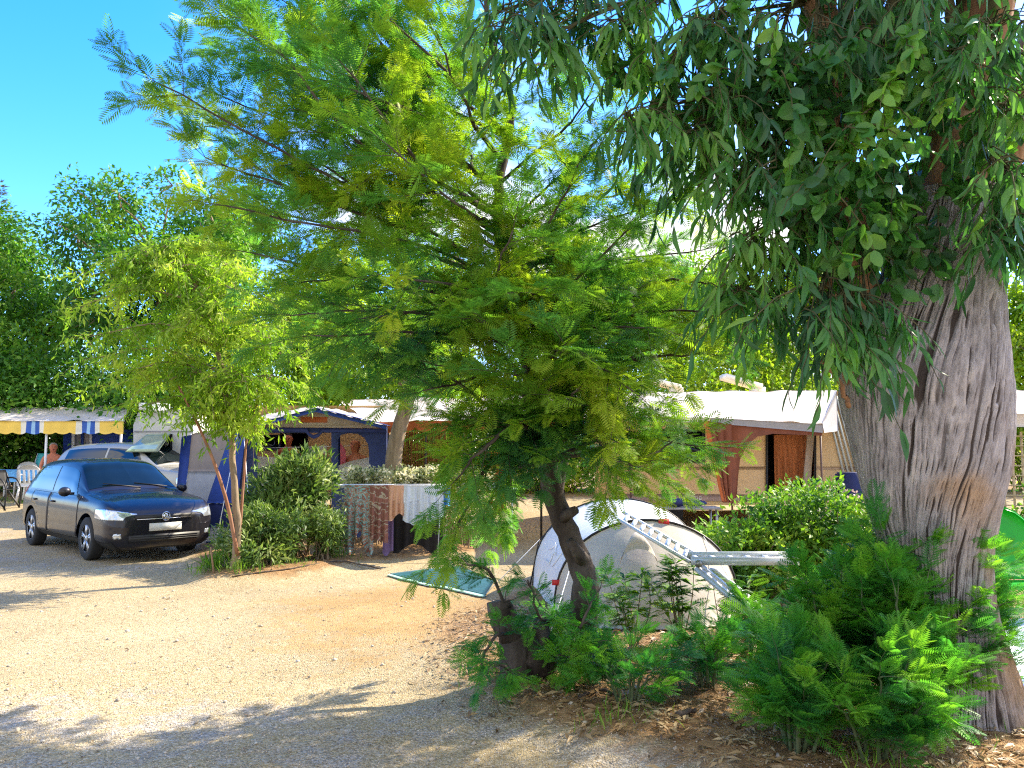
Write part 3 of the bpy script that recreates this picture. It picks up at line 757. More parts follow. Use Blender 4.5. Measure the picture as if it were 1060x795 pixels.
def person(label, x, y, z, rz, pose, hair=None, shorts=None, top=None):
    root = thing('person', label, 'person', (x, y, z)); root.rotation_euler = (0, 0, rz)
    J, E = [], []
    def add(p, r, link=None):
        J.append((tuple(p), r)); i = len(J) - 1
        if link is not None: E.append((link, i))
        return i
    H = pose.get('hip', .95); ln = pose.get('lean', 0)
    pel = add((0, 0, H), (.15, .11)); ab = add((0, ln * .3 - .0, H + .16), (.135, .10), pel); chs = add((0, ln * .7, H + .34), (.165, .115), ab)
    nb = add((0, ln, H + .50), (.09, .07), chs); nk = add((0, ln, H + .57), .052, nb)
    hl = add((0, ln - .015, H + .64), (.08, .09), nk); hm = add((0, ln - .01, H + .72), (.10, .118), hl); ht = add((0, ln, H + .80), (.08, .10), hm)
    for s in (1, -1):
        a = pose['arm' + ('R' if s > 0 else 'L')]
        sh = add((s * .185, ln, H + .465), .06, nb); el = add(a[0], .043, sh); wr = add(a[1], .03, el)
        d = unit(np.array(a[1]) - np.array(a[0])); hd = np.array(a[1]) + d * .07
        hp = add(hd, (.038, .02), wr)
        sd = unit(np.cross(d, (0, 1, .2)))
        for k in range(4):
            b0 = hd + d * .03 + sd * (k - 1.5) * .018
            f1 = add(b0 + d * .025, .0085, hp); add(b0 + d * (.055 + .008 * (k in (1, 2))) + np.array((0, -.014, 0)), .0075, f1)
        t1 = add(hd - d * .03 + sd * .035, .010, hp); add(hd + d * .005 + sd * .055, .008, t1)
    for s in (1, -1):
        lg = pose['leg' + ('R' if s > 0 else 'L')]
        hj = add((s * .09, 0, H - .06), .088, pel); kn = add(lg[0], .058, hj); an = add(lg[1], .038, kn)
        add(np.array(lg[1]) + np.array((0, -.15, -.045)), (.042, .025), an)
    bo = skin_body('body', J, E, SKIN, root)
    hc = np.array((0, ln - .02, H + .715))
    for s in (1, -1):
        MB().ball(hc + (s * .032, -.088, .012), (.012, .008, .008), 6).build('eye', BLACK, bo, True, False)
    MB().ball(hc + (0, -.105, -.015), (.014, .018, .024), 6).build('nose', SKIN, bo, True, False)
    for s in (1, -1): MB().ball(hc + (s * .083, .01, -.005), (.012, .022, .032), 6).build('ear', SKIN, bo, True, False)
    mo = MB(); mo.ball(hc + (0, -.09, -.055), (.024, .008, .007), 6); mo.build('mouth', mat('lips', (.3, .07, .05), .5), bo, True, False)
    if hair is not None:
        hb = MB(); hb.ball((0, ln + .022, H + .755), (.088, .098, .078), 9); hb.build('hair', hair, root, True, False)
    if shorts is not None:
        sbm = MB()
        sbm.lathe([(.155, H - .1), (.165, H), (.155, H + .08)], (0, 0, 0), 16)
        v = sbm.v[0]; v[:, 1] *= .8
        for s in (1, -1):
            lg = pose['leg' + ('R' if s > 0 else 'L')]
            a = np.array((s * .09, 0, H - .03)); k = np.array(lg[0])
            sbm.tube([a, a * .6 + k * .4, a * .2 + k * .8], (.11, .105, .1), 12)
        sbm.build('shorts', shorts, root, True, False)
    if top is not None:
        tb = MB(); tb.lathe([(.155, H + .06), (.165, H + .16), (.185, H + .34), (.17, H + .45), (.09, H + .52)], (0, 0, 0), 18)
        v = tb.v[0]; v[:, 1] = v[:, 1] * .8 + np.clip((v[:, 2] - H) * 2, 0, 1) * ln * .9
        tb.build('top', top, root, True, False)
    return root
HAIRD = mat('dark_hair', (.03, .02, .015), .7, var=.3, bump=.3, bscale=80)
HAIRG = mat('grey_hair', (.42, .38, .34), .7, var=.2, bump=.3, bscale=80)
SHORTSD = mat('dark_shorts', (.02, .025, .05), .8, var=.2)
TOPR = mat('red_top', (.42, .06, .035), .8, var=.15)
stand = lambda H, aR, aL: dict(hip=H, armR=aR, armL=aL, legR=((.1, -.02, H * .52), (.11, .02, .07)), legL=((-.1, -.03, H * .52), (-.11, .02, .07)))
# ------------------------------------------------------------------ canvas helpers
def bil(p00, p10, p11, p01, nu, nv):
    u = np.linspace(0, 1, nu)[:, None, None]; v = np.linspace(0, 1, nv)[None, :, None]
    a, b, c, d = (np.asarray(q, float) for q in (p00, p10, p11, p01))
    return (1 - u) * (1 - v) * a + u * (1 - v) * b + u * v * c + (1 - u) * v * d
def canvas(p00, p10, p11, p01, nu=40, nv=24, sag=.06, wr=.012, thick=.006, seed=0., ribs=0):
    P = bil(p00, p10, p11, p01, nu, nv)
    u = np.linspace(0, 1, nu)[:, None]; v = np.linspace(0, 1, nv)[None]
    z = -sag * 4 * v * (1 - v) * (.6 + .4 * np.sin(u * 7 + seed))
    z = z + wr * (np.sin(u * 31 + 9 * v + seed) + .7 * np.sin(u * 17 - 14 * v + 2 * seed) + .5 * np.sin(53 * u + 25 * v))
    if ribs: z = z + .05 * np.abs(np.sin(u * math.pi * ribs)) * (-1)
    P[..., 2] += z
    return MB().grid(P, thick)
def drape(a, b, drop, folds=5, amp=.03, nu=50, nv=24, thick=.004, hang=None, bottom=None, seed=0., flare=0.):
    # cloth hanging from the line a-b
    a = np.asarray(a, float); b = np.asarray(b, float)
    u = np.linspace(0, 1, nu)[:, None]; v = np.linspace(0, 1, nv)[None]
    d = unit(b - a); nrm = np.array((-d[1], d[0], 0))
    base = a + (b - a) * u[..., None] * np.ones_like(v)[..., None]
    ln = drop * (1 + (.12 * np.sin(u * 5 + seed) if bottom is None else bottom(u)))
    P = base - np.array((0, 0, 1.0)) * (v * ln)[..., None]
    w = amp * (v ** .7) * (np.sin(u * folds * 2 * math.pi + seed) + .4 * np.sin(u * folds * 4.7 + 3 * v + seed))
    P = P + nrm * w[..., None] + d * ((u - .5) * v * flare)[..., None]
    return MB().grid(P, thick)
def arc(cx, cy, r, a0, a1, n=8, ry=None):
    t = np.linspace(R(a0), R(a1), n); return [(cx + r * math.cos(q), cy - (ry or r) * math.sin(q)) for q in t]

# ------------------------------------------------------------------ the cream caravan and its rust-brown awning (right)
def caravan_right():
    D = 15.3
    r = thing('caravan', 'cream caravan standing under the long white awning', 'caravan')
    prof = [(628, 414), (634, 407), (868, 405), (876, 412), (890, 452), (904, 505), (898, 518), (880, 522), (628, 524)]
    door = [(795, 449), (843, 449), (843, 512), (795, 512)]
    win = [(668, 447), (727, 447), (727, 476), (668, 476)]
    b = MB(); b.pix(prof, D, [door, win], .06); b.pix(prof, D + 2.2, (), .06)
    cv = [W(p[0], p[1], D) for p in prof]; n = len(cv)
    for i in range(n):
        p, q = cv[i], cv[(i + 1) % n]; a = np.array((0, .06, 0)); c = np.array((0, 2.2, 0))
        b.add([p + a, q + a, q + c, p + c], [np.array([(0, 1, 2, 3)])])
    b.build('body', CREAM, r, attr=False)
    t = MB(); t.pix([(629, 483), (794, 483), (794, 486), (629, 486)], D - .012, (), .012); t.pix([(844, 483), (896, 483), (897, 486), (844, 486)], D - .012, (), .012)
    t.build('trim_strip', mat('brown_strip', (.36, .24, .14), .5), r, attr=False)
    t = MB(); t.pix([(640, 511), (790, 512), (790, 519), (640, 518)], D - .02, (), .02); t.build('skirt_band', mat('pink_grey_band', (.42, .3, .27), .5), r, attr=False)
    t = MB()
    for k, x in enumerate((715.5, 719.5, 723.5)):
        t.pix([(x, 513.6), (x + 2.8, 513.6), (x + 2.8, 517.4), (x, 517.4)], D - .028, [[(x + .8, 514.6), (x + 2, 514.6), (x + 2, 516.4), (x + .8, 516.4)]], .008)
    t.build('lettering', PLASW, r, attr=False)
    # door opening: near-black sheet for the room's shade, curtain, frame and the open leaf
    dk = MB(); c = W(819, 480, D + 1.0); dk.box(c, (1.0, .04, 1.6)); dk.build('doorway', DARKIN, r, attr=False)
    cu = drape(W(801, 450, D + .12), W(839, 450, D + .12), .98, 6, .03, seed=1.); cu.build('curtain', mat('amber_curtain', (.55, .2, .07), .8, var=.25, vscale=20, stretch=(1, 1, .1), trans=.3), r, True, False)
    fr = MB(); fr.pix([(793, 447), (845, 447), (845, 513), (793, 513)], D - .03, [door], .05); fr.build('door_frame', BLACK, r, attr=False)
    lf = MB(); lf.pix([(836, 450), (843, 450), (838, 513), (830, 513)], D - .12, (), .03); lf.build('door', TANC, r, attr=False)
    wf = MB(); wf.pix([(665, 444), (730, 444), (730, 479), (665, 479)], D - .02, [win], .05); wo = wf.build('window', BLACK, r, attr=False)
    g = MB(); g.pix(win, D + .03, (), .01); g.build('pane', GLASS, wo, attr=False)
    for i, (x0, x1, y, tilt) in enumerate(((676, 706, 404, -9), (752, 790, 403, -12))):
        v = MB(); a, c2 = W(x0, y + tilt, D + .9), W(x1, y - 1, D + .9)
        dd = c2 - a; h = np.array((0, .55, .0)); t_ = np.array((0, 0, .09))
        q = np.array((a, c2, c2 + h, a + h)); v.add(np.concatenate((q, q + t_)), [np.array([(0, 3, 2, 1), (4, 5, 6, 7), (0, 1, 5, 4), (1, 2, 6, 5), (2, 3, 7, 6), (3, 0, 4, 7)])])
        st = W(x1 - 6, 405, D + 1.1); v.box((st[0], st[1], st[2] + .0), (.25, .3, .14))
        v.build('roof_vent', PLASW, r, attr=False)
    e = MB(); p0, p1 = W(873, 410, D - .03), W(900, 503, D - .03)
    for k in range(5):
        o = np.array((-.06 - .075 * k, 0, 0)); e.bar(p0 + o + (0, -.005, 0), p1 + o * 1.2 + (0, -.005, 0), .035, .02)
    e.build('end_ribs', mat('grey_green_ribs', (.42, .45, .42), .5), r, attr=False)
    wb = MB()
    for sx in (690,):
        c = W(sx, 520, D + .2); wb.lathe([(.15, -.1), (.3, -.1), (.31, 0), (.3, .1), (.15, .1)], (c[0], c[1], gz(c[0], c[1]) + .3), 20, 1)
    wb.build('wheel', RUBBER, r, attr=False)
    for px_ in (650, 870):
        for dy in (.3, 1.9):
            c = W(px_, 522, D); MB().bar((c[0], D + dy, gz(c[0], D + dy)), (c[0], D + dy, c[2] + .02), .07).build('corner_steady', STEEL, r, attr=False)
    base_at(r, *(W(760, 520, D)[:2]), gz(W(760, 520, D)[0], D))
    box = MB(); c = W(884, 500, 14.6); g0 = gz(c[0], 14.6); box.box((c[0], 14.6, (g0 + W(0, 489, 14.6)[2]) / 2), (.52, .45, W(0, 489, 14.6)[2] - g0))
    x = own_origin(box.build('gas_box', NAVY, None, attr=False)); bevel(x, .03); tag(x, 'navy blue gas box at the front end of the cream caravan', 'box')

def bevel(o, w, seg=2):
    bm = bmesh.new(); bm.from_mesh(o.data)
    bmesh.ops.bevel(bm, geom=[e for e in bm.edges if len(e.link_faces) == 2 and e.calc_face_angle() > .6], offset=w, segments=seg, affect='EDGES')
    bm.to_mesh(o.data); bm.free()

def awning_right():
    D = 13.0; DB = 15.35
    r = thing('caravan_awning', 'long white-roofed awning with rust-brown corner panels', 'awning')
    A, B_ = W(648, 430, D), W(851, 438, D); Ab, Bb = W(640, 406, DB), W(866, 404, DB)
    Bf = B_
    rf = canvas(A, Bf, Bb, Ab, 70, 40, .05, .010, seed=.6); rf.build('roof', CANW, r, True, False)
    vl = MB(); P = bil(W(736, 432.5, D - .02), W(852, 439, D - .02), W(852, 448, D - .02), W(736, 438, D - .02), 40, 5); u = np.linspace(0, 1, 40)[:, None]
    P[..., 1] += .012 * np.sin(u * 40); vl.grid(P, .006); vl.build('valance', GREYC, r, True, False)
    vl = MB(); P = bil(W(648, 430.5, D - .02), W(735, 432.5, D - .02), W(735, 437.5, D - .02), W(648, 436, D - .02), 30, 4); vl.grid(P, .006); vl.build('valance', CANW, r, True, False)
    en = MB(); c0, c1, c2 = W(851, 438, D), W(866, 404, DB), W(868, 446, DB)
    en.grid(bil(c0, c1, c2, W(853, 448, D), 10, 6), .006); en.build('end_flap', GREYC, r, True, False)
    pn = MB(); pn.pix([(756, 439)] + [(851, 447), (851, 451), (800, 449)] + [(784, 452), (773, 461), (766, 476), (764, 495), (763, 512), (761, 520), (757, 520)], D, (), .02)
    pn.build('front_panel', BROWNC, r, attr=False)
    p2 = MB(); g = W(752, 520, D)[2]
    P = bil(W(731, 436, D + .0), W(756.5, 439, D), W(757, 520, D), W(748, 520, D + .02), 24, 30); u = np.linspace(0, 1, 24)[:, None]
    P[..., 1] += -.05 * np.abs(np.sin(u * 9)); p2.grid(P, .008); p2.build('corner_curtain', BROWNC, r, True, False)
    p3 = MB(); P = bil(W(728, 435, D - .03), W(735, 436, D - .03), W(752, 519, D - .03), W(747, 519, D - .03), 8, 20); p3.grid(P, .008); p3.build('tied_flap', ORANGEC, r, True, False)
    poles(r, mat('brown_pole', (.10, .05, .035), .5), [((W(px_, y0, D + .06)[0], D + .06, gz(W(px_, y0, D + .06)[0], D + .06)), W(px_, y0, D + .06)) for px_, y0 in ((756, 437), (849, 443), (652, 434))] + [(W(650, 432, D + .06), W(850, 440, D + .06))], .017)
    x, y = W(750, 500, D)[0], D
    base_at(r, x, y, gz(x, y))
caravan_right(); awning_right()

# ------------------------------------------------------------------ middle pitch: white canopy with orange fringe, reed screen
def middle_canopy():
    D, DB = 14.4, 17.2
    r = thing('canopy', 'white canopy with a scalloped orange fringe and bark tree beside it', 'canopy')
    r['label'] = 'white canopy with scalloped orange fringe above the reed screen'
    canvas(W(392, 437, D), W(640, 432, D), W(636, 408, DB), W(352, 414, DB), 70, 30, .08, .016, seed=2.2).build('roof', CANW, r, True, False)
    n = 120; u = np.linspace(0, 1, n)[:, None]; v = np.linspace(0, 1, 6)[None]
    a, b = W(392, 437, D - .02), W(640, 432, D - .02)
    P = a + (b - a) * u[..., None] * np.ones((1, 6, 1)); drop = .10 + .10 * np.abs(np.sin(u * math.pi * 13))
    P[..., 2] -= v * drop; P[..., 1] += .02 * np.sin(u * 60) * v
    MB().grid(P, .006).build('fringe', ORANGEC, r, True, False)
    tp = [W(q, 436, D + .05) for q in (394, 441, 560, 637)] + [W(q, 414, DB - .05) for q in (360, 630)]
    poles(r, mat('dark_pole', (.04, .03, .028), .5), [((t[0], t[1], gz(t[0], t[1])), t) for t in tp], .02)
    base_at(r, *(W(500, 440, D)[:2]), gz(W(500, 440, D)[0], D))
    # reed screen
    D2 = 15.6; sc = MB(); x0, x1 = W(412, 0, D2)[0], W(486, 0, D2)[0]; zt = W(0, 443, D2)[2]; g = gz(x0, D2)
    for x in np.arange(x0, x1, .014):
        sc.bar((x, D2 + U(-.01, .01), g - .02), (x + U(-.012, .012), D2 + U(-.01, .01), zt + U(-.05, .03)), .012)
    for z in (.3, .8, 1.3, 1.7): sc.bar((x0, D2 - .02, g + z), (x1, D2 - .02, g + z), .012)
    sc = sc.build('reed_screen', bark('reed', [(.16, .075, .03), (.28, .14, .05), (.4, .24, .1)], 30, .02, .2), None)
    tag(own_origin(sc), 'dark brown reed screen standing under the orange-fringed canopy', 'screen')
    cu = drape(W(494, 466, 14.9), W(524, 466, 14.9), 1.3, 5, .035, seed=.4).build('hanging_cloth', ORANGEC, None, True, False)
    tag(own_origin(cu), 'orange cloth hanging behind the mimosa branches', 'cloth')
    ln = MB(); ln.tube(spline([W(441, 466, 14.42), W(500, 466, 14.9), W(560, 465, 14.42)], 20), .006, 5); tag(own_origin(ln.build('clothes_line', ALU, None, attr=False)), 'thin line stretched between the dark canopy poles', 'line')
    # table with flowers
    tx = W(494, 505, 14.0); g = gz(tx[0], tx[1]); top = tx[2]
    t = thing('table', 'small white table carrying a pink flower pot', 'table')
    m = MB(); m.box((tx[0] + .05, tx[1], top - .015), (1.3, .6, .03)); m.build('tabletop', PLASW, t, attr=False)
    for sx in (-.55, .6):
        for sy in (-.25, .25):
            m = MB(); m.bar((tx[0] + sx, tx[1] + sy, g), (tx[0] + sx, tx[1] + sy, top - .03), .04); m.build('leg', PLASW, t, attr=False)
    base_at(t, tx[0], tx[1], g)
    f = thing('flower_pot', 'pink flowers in a white pot on the small table', 'flower pot')
    c = np.array((tx[0] - .08, tx[1], top)); m = MB(); m.lathe([(.06, 0), (.09, .14), (.1, .15), (.085, .15), (.08, .13), (.001, .13)], c, 16); m.build('pot', PLASW, f, True, False)
    m = MB(); P = c + (0, 0, .27) + rndv(160, .075); cards(m, LEAF, P, unit(rndv(160)), unit(rndv(160)), .06); m.build('blossoms', foliage('pink_petals', [(.5, .12, .14), (.7, .3, .32), (.8, .65, .62)], (1, 1, 1), .3), f)
    m = MB(); P = c + (0, 0, .2) + rndv(90, .06); cards(m, LEAF, P, unit(rndv(90)), unit(rndv(90)), .06); m.build('leaves', SHRUB, f)
    base_at(f, *c)
    b = MB(); c = W(508, 505, 13.9); b.box((c[0], c[1], top + .05), (.16, .1, .1)); o = b.build('carton', PLASW, None, attr=False); bevel(o, .01); tag(own_origin(o), 'small white carton on the table beside the flower pot', 'carton')
    # chair with orange cloth
    ch = thing('folding_chair', 'folding chair with an orange seat cloth behind the laundry', 'chair')
    c = W(476, 540, 13.4); g = gz(c[0], c[1])
    m = MB()
    for s in (-.22, .22):
        m.tube([(c[0] + s, c[1] - .25, g), (c[0] + s, c[1] + .2, g + .85)], .014, 6); m.tube([(c[0] + s, c[1] + .25, g), (c[0] + s, c[1] - .22, g + .44)], .014, 6)
    m.build('frame', ALU, ch, attr=False)
    m = MB(); m.grid(bil((c[0] - .22, c[1] - .22, g + .44), (c[0] + .22, c[1] - .22, g + .44), (c[0] + .22, c[1] + .1, g + .42), (c[0] - .22, c[1] + .1, g + .42), 6, 6), .01); m.build('seat', ORANGEC, ch, attr=False)
    m = MB(); m.grid(bil((c[0] - .22, c[1] + .06, g + .5), (c[0] + .22, c[1] + .06, g + .5), (c[0] + .22, c[1] + .2, g + .84), (c[0] - .22, c[1] + .2, g + .84), 6, 6), .01); m.build('backrest', ORANGEC, ch, attr=False)
    base_at(ch, c[0], c[1], g)
middle_canopy()

# ------------------------------------------------------------------ blue gabled awning, tan caravan behind it, people
def blue_awning():
    D = 13.8; DB = 16.3
    r = thing('caravan_awning', 'blue and grey gabled awning with open front and white half curtains', 'awning')
    apex, eL, eR = (327, 423), (264, 439), (400, 441)
    f = MB()
    hole1 = [(266, 530), (266, 452), (269, 448), (343, 448), (343, 530)]
    hole2 = [(350, 505), (350, 455), (353, 450), (360, 448.5), (370, 449), (377, 453), (381, 460), (382, 470), (382, 505)]
    f.pix([(246, 560), (247, 442), (400, 443.5), (400, 560), (382, 560), (350, 560), (343, 560), (266, 560)], D, [hole1, hole2], .02)
    f.build('front_frame', SLATE, r, attr=False)
    g = MB(); g.pix([(262, 442), (277, 437), apex, (390, 439), (400, 443)], D - .01, [[(311, 431.5), (339, 431.5), (339, 437.5), (311, 437.5)]], .015); g.build('gable', TANC, r, attr=False)
    g = MB(); g.pix([(311, 431.5), (339, 431.5), (339, 437.5), (311, 437.5)], D + .0, (), .01); g.pix([(324.3, 431.5), (325.7, 431.5), (325.7, 437.5), (324.3, 437.5)], D - .012, (), .01); g.build('gable_window', ORANGEC, r, attr=False)
    bm = MB(); bm.pix([(248, 442.5), (318, 443.2), (320, 448), (325, 450.5), (330, 448), (332, 443.4), (400, 444), (400, 448), (334, 447), (330, 452), (325, 454.5), (320, 452), (316, 447), (248, 446.5)], D - .035, (), .025); bm.build('beam_trim', NAVY, r, attr=False)
    # roof: two slopes, blue edging
    for i, (e, ee) in enumerate(((eL, (250, 436)), (eR, (405, 437)))):
        a, b, c, d = W(*e, D - .12), W(*apex, D - .12), W(326, 420, DB), W(ee[0], ee[1] - 3, DB)
        q = (a, b, c, d) if i == 0 else (b, a, d, c)
        canvas(*q, 30, 30, .04, .010, seed=i * 2.).build('roof', CANW, r, True, False)
        ed = MB(); P = bil(W(e[0], e[1], D - .14), W(apex[0], apex[1], D - .14), W(apex[0], apex[1] + 3.5, D - .14), W(e[0], e[1] + 3.5, D - .14), 20, 3); ed.grid(P, .008)
        ed.grid(bil(a + (0, -.01, .012), b + (0, -.01, .012), b + (0, .42, .018), a + (0, .42, .018), 16, 6), .006)
        ed.build('roof_edging', BLUEC, r, True, False)
    # half curtains
    for pts in ([(266, 472), (290, 474), (318, 486), (318, 530), (266, 530)], [(350, 482), (364, 477), (382, 473.5), (382, 505), (350, 505)]):
        m = MB(); m.pix(pts, D + .03, (), .008); m.build('half_curtain', PANELW, r, True, False)
    m = MB(); m.pix([(349, 452), (352, 452), (352, 505), (349, 505)], D + .05, (), .02); m.build('inner_post', NAVY, r, attr=False)
    # left wing: sloping bright blue cloth, navy band, grey flap
    wt, wt2, wb, wb2 = W(240, 444, D + .2), W(255, 443, D - .02), W(214, 521, D - .1), W(246, 521, D - .35)
    nb, nb2 = W(211, 545, D - .15), W(247, 546, D - .4); gb, gb2 = W(209, 566, D - .2), W(249, 568, D - .45)
    canvas(wt, wt2, wb2, wb, 20, 40, .0, .008, seed=1.).build('side_wing', BLUEC, r, True, False)
    canvas(wb, wb2, nb2, nb, 16, 10, 0, .008, seed=2.).build('navy_band', NAVY, r, True, False)
    canvas(nb, nb2, gb2, gb, 16, 10, 0, .008, seed=3.).build('mud_flap', PANELW, r, True, False)
    # side walls back to the caravan
    for px_ in (247, 400):
        a, b = W(px_, 443, D + .02), W(px_ + (4 if px_ < 300 else 3), 440, DB); m = MB()
        a0, b0 = a.copy(), b.copy(); a0[2] = gz(a[0], a[1]); b0[2] = gz(b[0], b[1])
        m.grid(bil(a, b, b0, a0, 12, 8), .01); m.build('side_wall', SLATE, r, True, False)
    poles(r, PLASW, [(W(247, 445, D - .04), G(222, 569)), (W(252, 444, D - .04), G(262, 585))], .006, 'guy_rope', 5)
    base_at(r, *(W(322, 500, D)[:2]), gz(W(322, 500, D)[0], D))
    # tan caravan at the back of the awning
    D3 = 16.4
    c = thing('caravan', 'tan caravan with dark doorway inside the blue gabled awning', 'caravan')
    door = [(291, 449), (317, 449), (317, 503), (291, 503)]
    win = [(268, 452), (288, 452), (288, 464), (268, 464)]
    m = MB(); m.pix([(256, 420), (398, 420), (398, 510), (256, 510)], D3, [door, win], .06)
    TANW = mat('tan_caravan_skin', (.78, .50, .22), .5, var=.05)
    p = [W(*q, D3) for q in ((256, 420), (398, 420), (398, 510), (256, 510))]; o1, o2 = np.array((0, .06, 0)), np.array((0, 2.1, 0))
    for i in range(4): m.add([p[i] + o1, p[(i + 1) % 4] + o1, p[(i + 1) % 4] + o2, p[i] + o2], [np.array([(0, 1, 2, 3)])])
    m.pix([(256 + 31, 421), (398 + 15, 421), (398 + 15, 505), (287, 505)], D3 + 2.1, (), .03)
    m.build('body', TANW, c, attr=False)
    m = MB(); m.box(W(304, 478, D3 + .9), (.9, .03, 1.5)); m.build('doorway', DARKIN, c, attr=False)  # near-black sheet standing in for the shaded room
    m = MB(); m.pix([(290, 447.5), (318.5, 447.5), (318.5, 503), (290, 503)], D3 - .02, [door], .03); m.build('door_frame', BLACK, c, attr=False)
    m = MB(); m.pix([(266, 450), (290, 450), (290, 466), (266, 466)], D3 - .02, [win], .03); w_ = m.build('window', BLACK, c, attr=False)
    m = MB(); m.pix(win, D3 + .02, (), .01); m.build('pane', GLASS, w_, attr=False)
    for q in ((262, 512), (390, 512)):
        for dy in (.2, 1.8):
            t = W(q[0], 510, D3); MB().bar((t[0], D3 + dy, gz(t[0], D3 + dy)), (t[0], D3 + dy, t[2] + .01), .08).build('corner_steady', STEEL, c, attr=False)
    base_at(c, W(322, 500, D3)[0], D3, gz(W(322, 500, D3)[0], D3))
blue_awning()
xa = W(298, 460, 16.1)[0]
head = W(298, 449, 16.1)[2]
s1 = MB(); zst = head - 1.74
s1.box((xa, 16.15, (gz(xa, 16.15) + zst) / 2), (.55, .4, zst - gz(xa, 16.15)))
tag(own_origin(s1.build('door_step', WOOD, None, attr=False)), 'wooden step below the dark doorway of the tan caravan', 'step')
person('person in a red top and dark shorts standing in the caravan doorway', xa, 16.12, zst, R(6),
       stand(.92, ((.25, .03, 1.16), (.27, -.04, .92)), ((-.25, .02, 1.16), (-.26, -.05, .92))), HAIRD, SHORTSD, TOPR)
xb = W(368, 460, 14.35)[0]; hb_ = W(368, 452, 14.35)[2]
person('bald bare-chested person leaning behind the white half curtain of the blue awning', xb, 14.35, gz(xb, 14.35) + .0, R(-8),
       stand(hb_ - gz(xb, 14.35) - .86, ((.28, -.06, 1.22 + (hb_ - 1.85)), (.16, -.26, 1.16)), ((-.28, -.06, 1.22), (-.2, -.25, 1.16))), None, SHORTSD)
pk = drape(W(352, 458, 14.25), W(358, 466, 14.2), .5, 2, .02, 16, 14).build('pink_towel', mat('pink_cloth', (.72, .16, .2), .8, trans=.3), None, True, False)
tag(own_origin(pk), 'pink towel hanging beside the bald person in the awning window', 'towel')
wt = drape(W(320, 463, 14.6), W(338, 461, 14.6), .28, 3, .02, 20, 8, bottom=lambda u: -.5 * np.abs(np.sin(u * 9))).build('tea_towel', PANELW, None, True, False)
tag(own_origin(wt), 'white scalloped cloth hanging inside the blue awning', 'cloth')
wl_ = MB(); wl_.tube([W(262, 464, 14.6), W(392, 461, 14.6)], .006, 5); tag(own_origin(wl_.build('clothes_line', ALU, None, attr=False)), 'thin line strung across the inside of the blue awning', 'line')
mt = MB(); a = [G(213, 562), G(250, 568), G(247, 560), G(216, 555)]; mt.grid(bil(a[0] + (0, 0, .02), a[1] + (0, 0, .02), a[2] + (0, 0, .02), a[3] + (0, 0, .02), 6, 6), .015)
tag(own_origin(mt.build('door_mat', NAVY, None, attr=False)), 'dark blue mat on the gravel beside the car bumper', 'mat')

# ------------------------------------------------------------------ white caravan with propped window, blue and grey wind panel
def caravan_left():
    D = 17.2
    r = thing('caravan', 'white caravan with a propped-open window behind the dark hatchback', 'caravan')
    win = [(156, 456), (176, 451), (176, 480), (156, 479)]
    prof = [(138, 440), (143, 427), (190, 423), (200, 431), (200, 530), (138, 530)]
    b = MB(); b.pix(prof, D, [win], .05); cv = [W(*p, D) for p in prof]
    for i in range(len(cv)):
        p, q = cv[i], cv[(i + 1) % len(cv)]; b.add([p + (0, .05, 0), q + (0, .05, 0), q + (-1.0, 4.2, 0), p + (-1.0, 4.2, 0)], [np.array([(0, 1, 2, 3)])])
    b.build('body', WHITEV, r, attr=False)
    w = MB(); w.pix([(154, 454), (178, 449), (178, 482), (154, 481)], D - .025, [win], .03); wo = w.build('window', BLACK, r, attr=False)
    k = MB(); k.box(W(166, 466, D + .4), (.7, .03, .8)); k.build('interior_shade', DARKIN, wo, attr=False)
    cu = drape(W(160, 458, D + .15), W(175, 455, D + .15), .5, 6, .02, seed=.3).build('curtain', PANELW, wo, True, False)
    fl = MB(); fl.grid(bil(W(152, 450, D - .03), W(177, 449, D - .03), W(163, 468, D - .75), W(130, 468, D - .75), 8, 8), .015)
    fl.build('window_flap', mat('smoky_acrylic', (.16, .22, .15), .12, coat=1, var=.3, vscale=5), r, attr=False)
    st = MB(); st.tube([W(177, 476, D - .02), W(165, 467, D - .7)], .008, 5); st.build('window_stay', STEEL, r, attr=False)
    t = MB(); t.pix([(139, 446), (200, 446), (200, 447.5), (139, 447.5)], D - .012, (), .012); t.pix([(178, 480.5), (184, 480.5), (184, 481.7), (178, 481.7)], D - .01, (), .01); t.build('trim_strip', GREYC, r, attr=False)
    v = MB(); c = W(160, 424, D + 1.2); v.box((c[0], c[1], c[2] + .06), (.5, .5, .16)); v.build('roof_vent', PLASW, r, attr=False)
    base_at(r, W(160, 500, D)[0], D, gz(W(160, 500, D)[0], D))
    D2 = 15.6
    p = thing('wind_screen', 'blue edged grey wind screen between white caravan and blue awning', 'wind screen')
    m = MB(); m.pix([(188, 452), (199, 450), (192, 505), (183, 505)], D2, (), .01); m.build('blue_strip', BLUEC, p, attr=False)
    GR2 = mat('light_grey_mesh', (.40, .41, .44), .8, var=.08, bump=.2, bscale=20)
    BR2 = mat('taupe_cloth', (.27, .22, .19), .8, var=.08, bump=.2, bscale=10)
    m = MB(); m.grid(bil(W(199, 449, D2), W(244, 441, D2 - .6), W(240, 488, D2 - .6), W(195, 488, D2), 16, 16), .01); m.build('upper_cloth', BR2, p, True, False)
    m = MB(); m.grid(bil(W(195, 488, D2), W(240, 488, D2 - .6), W(236, 548, D2 - .6), W(188, 548, D2), 16, 16), .01); m.build('lower_cloth', GR2, p, True, False)
    m = MB()
    for q in ((198, 449),):
        a = W(*q, D2 + .02); m.tube([(a[0], a[1], gz(a[0], a[1])), a], .02, 8)
    m.build('pole', ALU, p, attr=False)
    base_at(p, W(215, 500, D2)[0], D2, gz(W(215, 500, D2)[0], D2))
caravan_left()

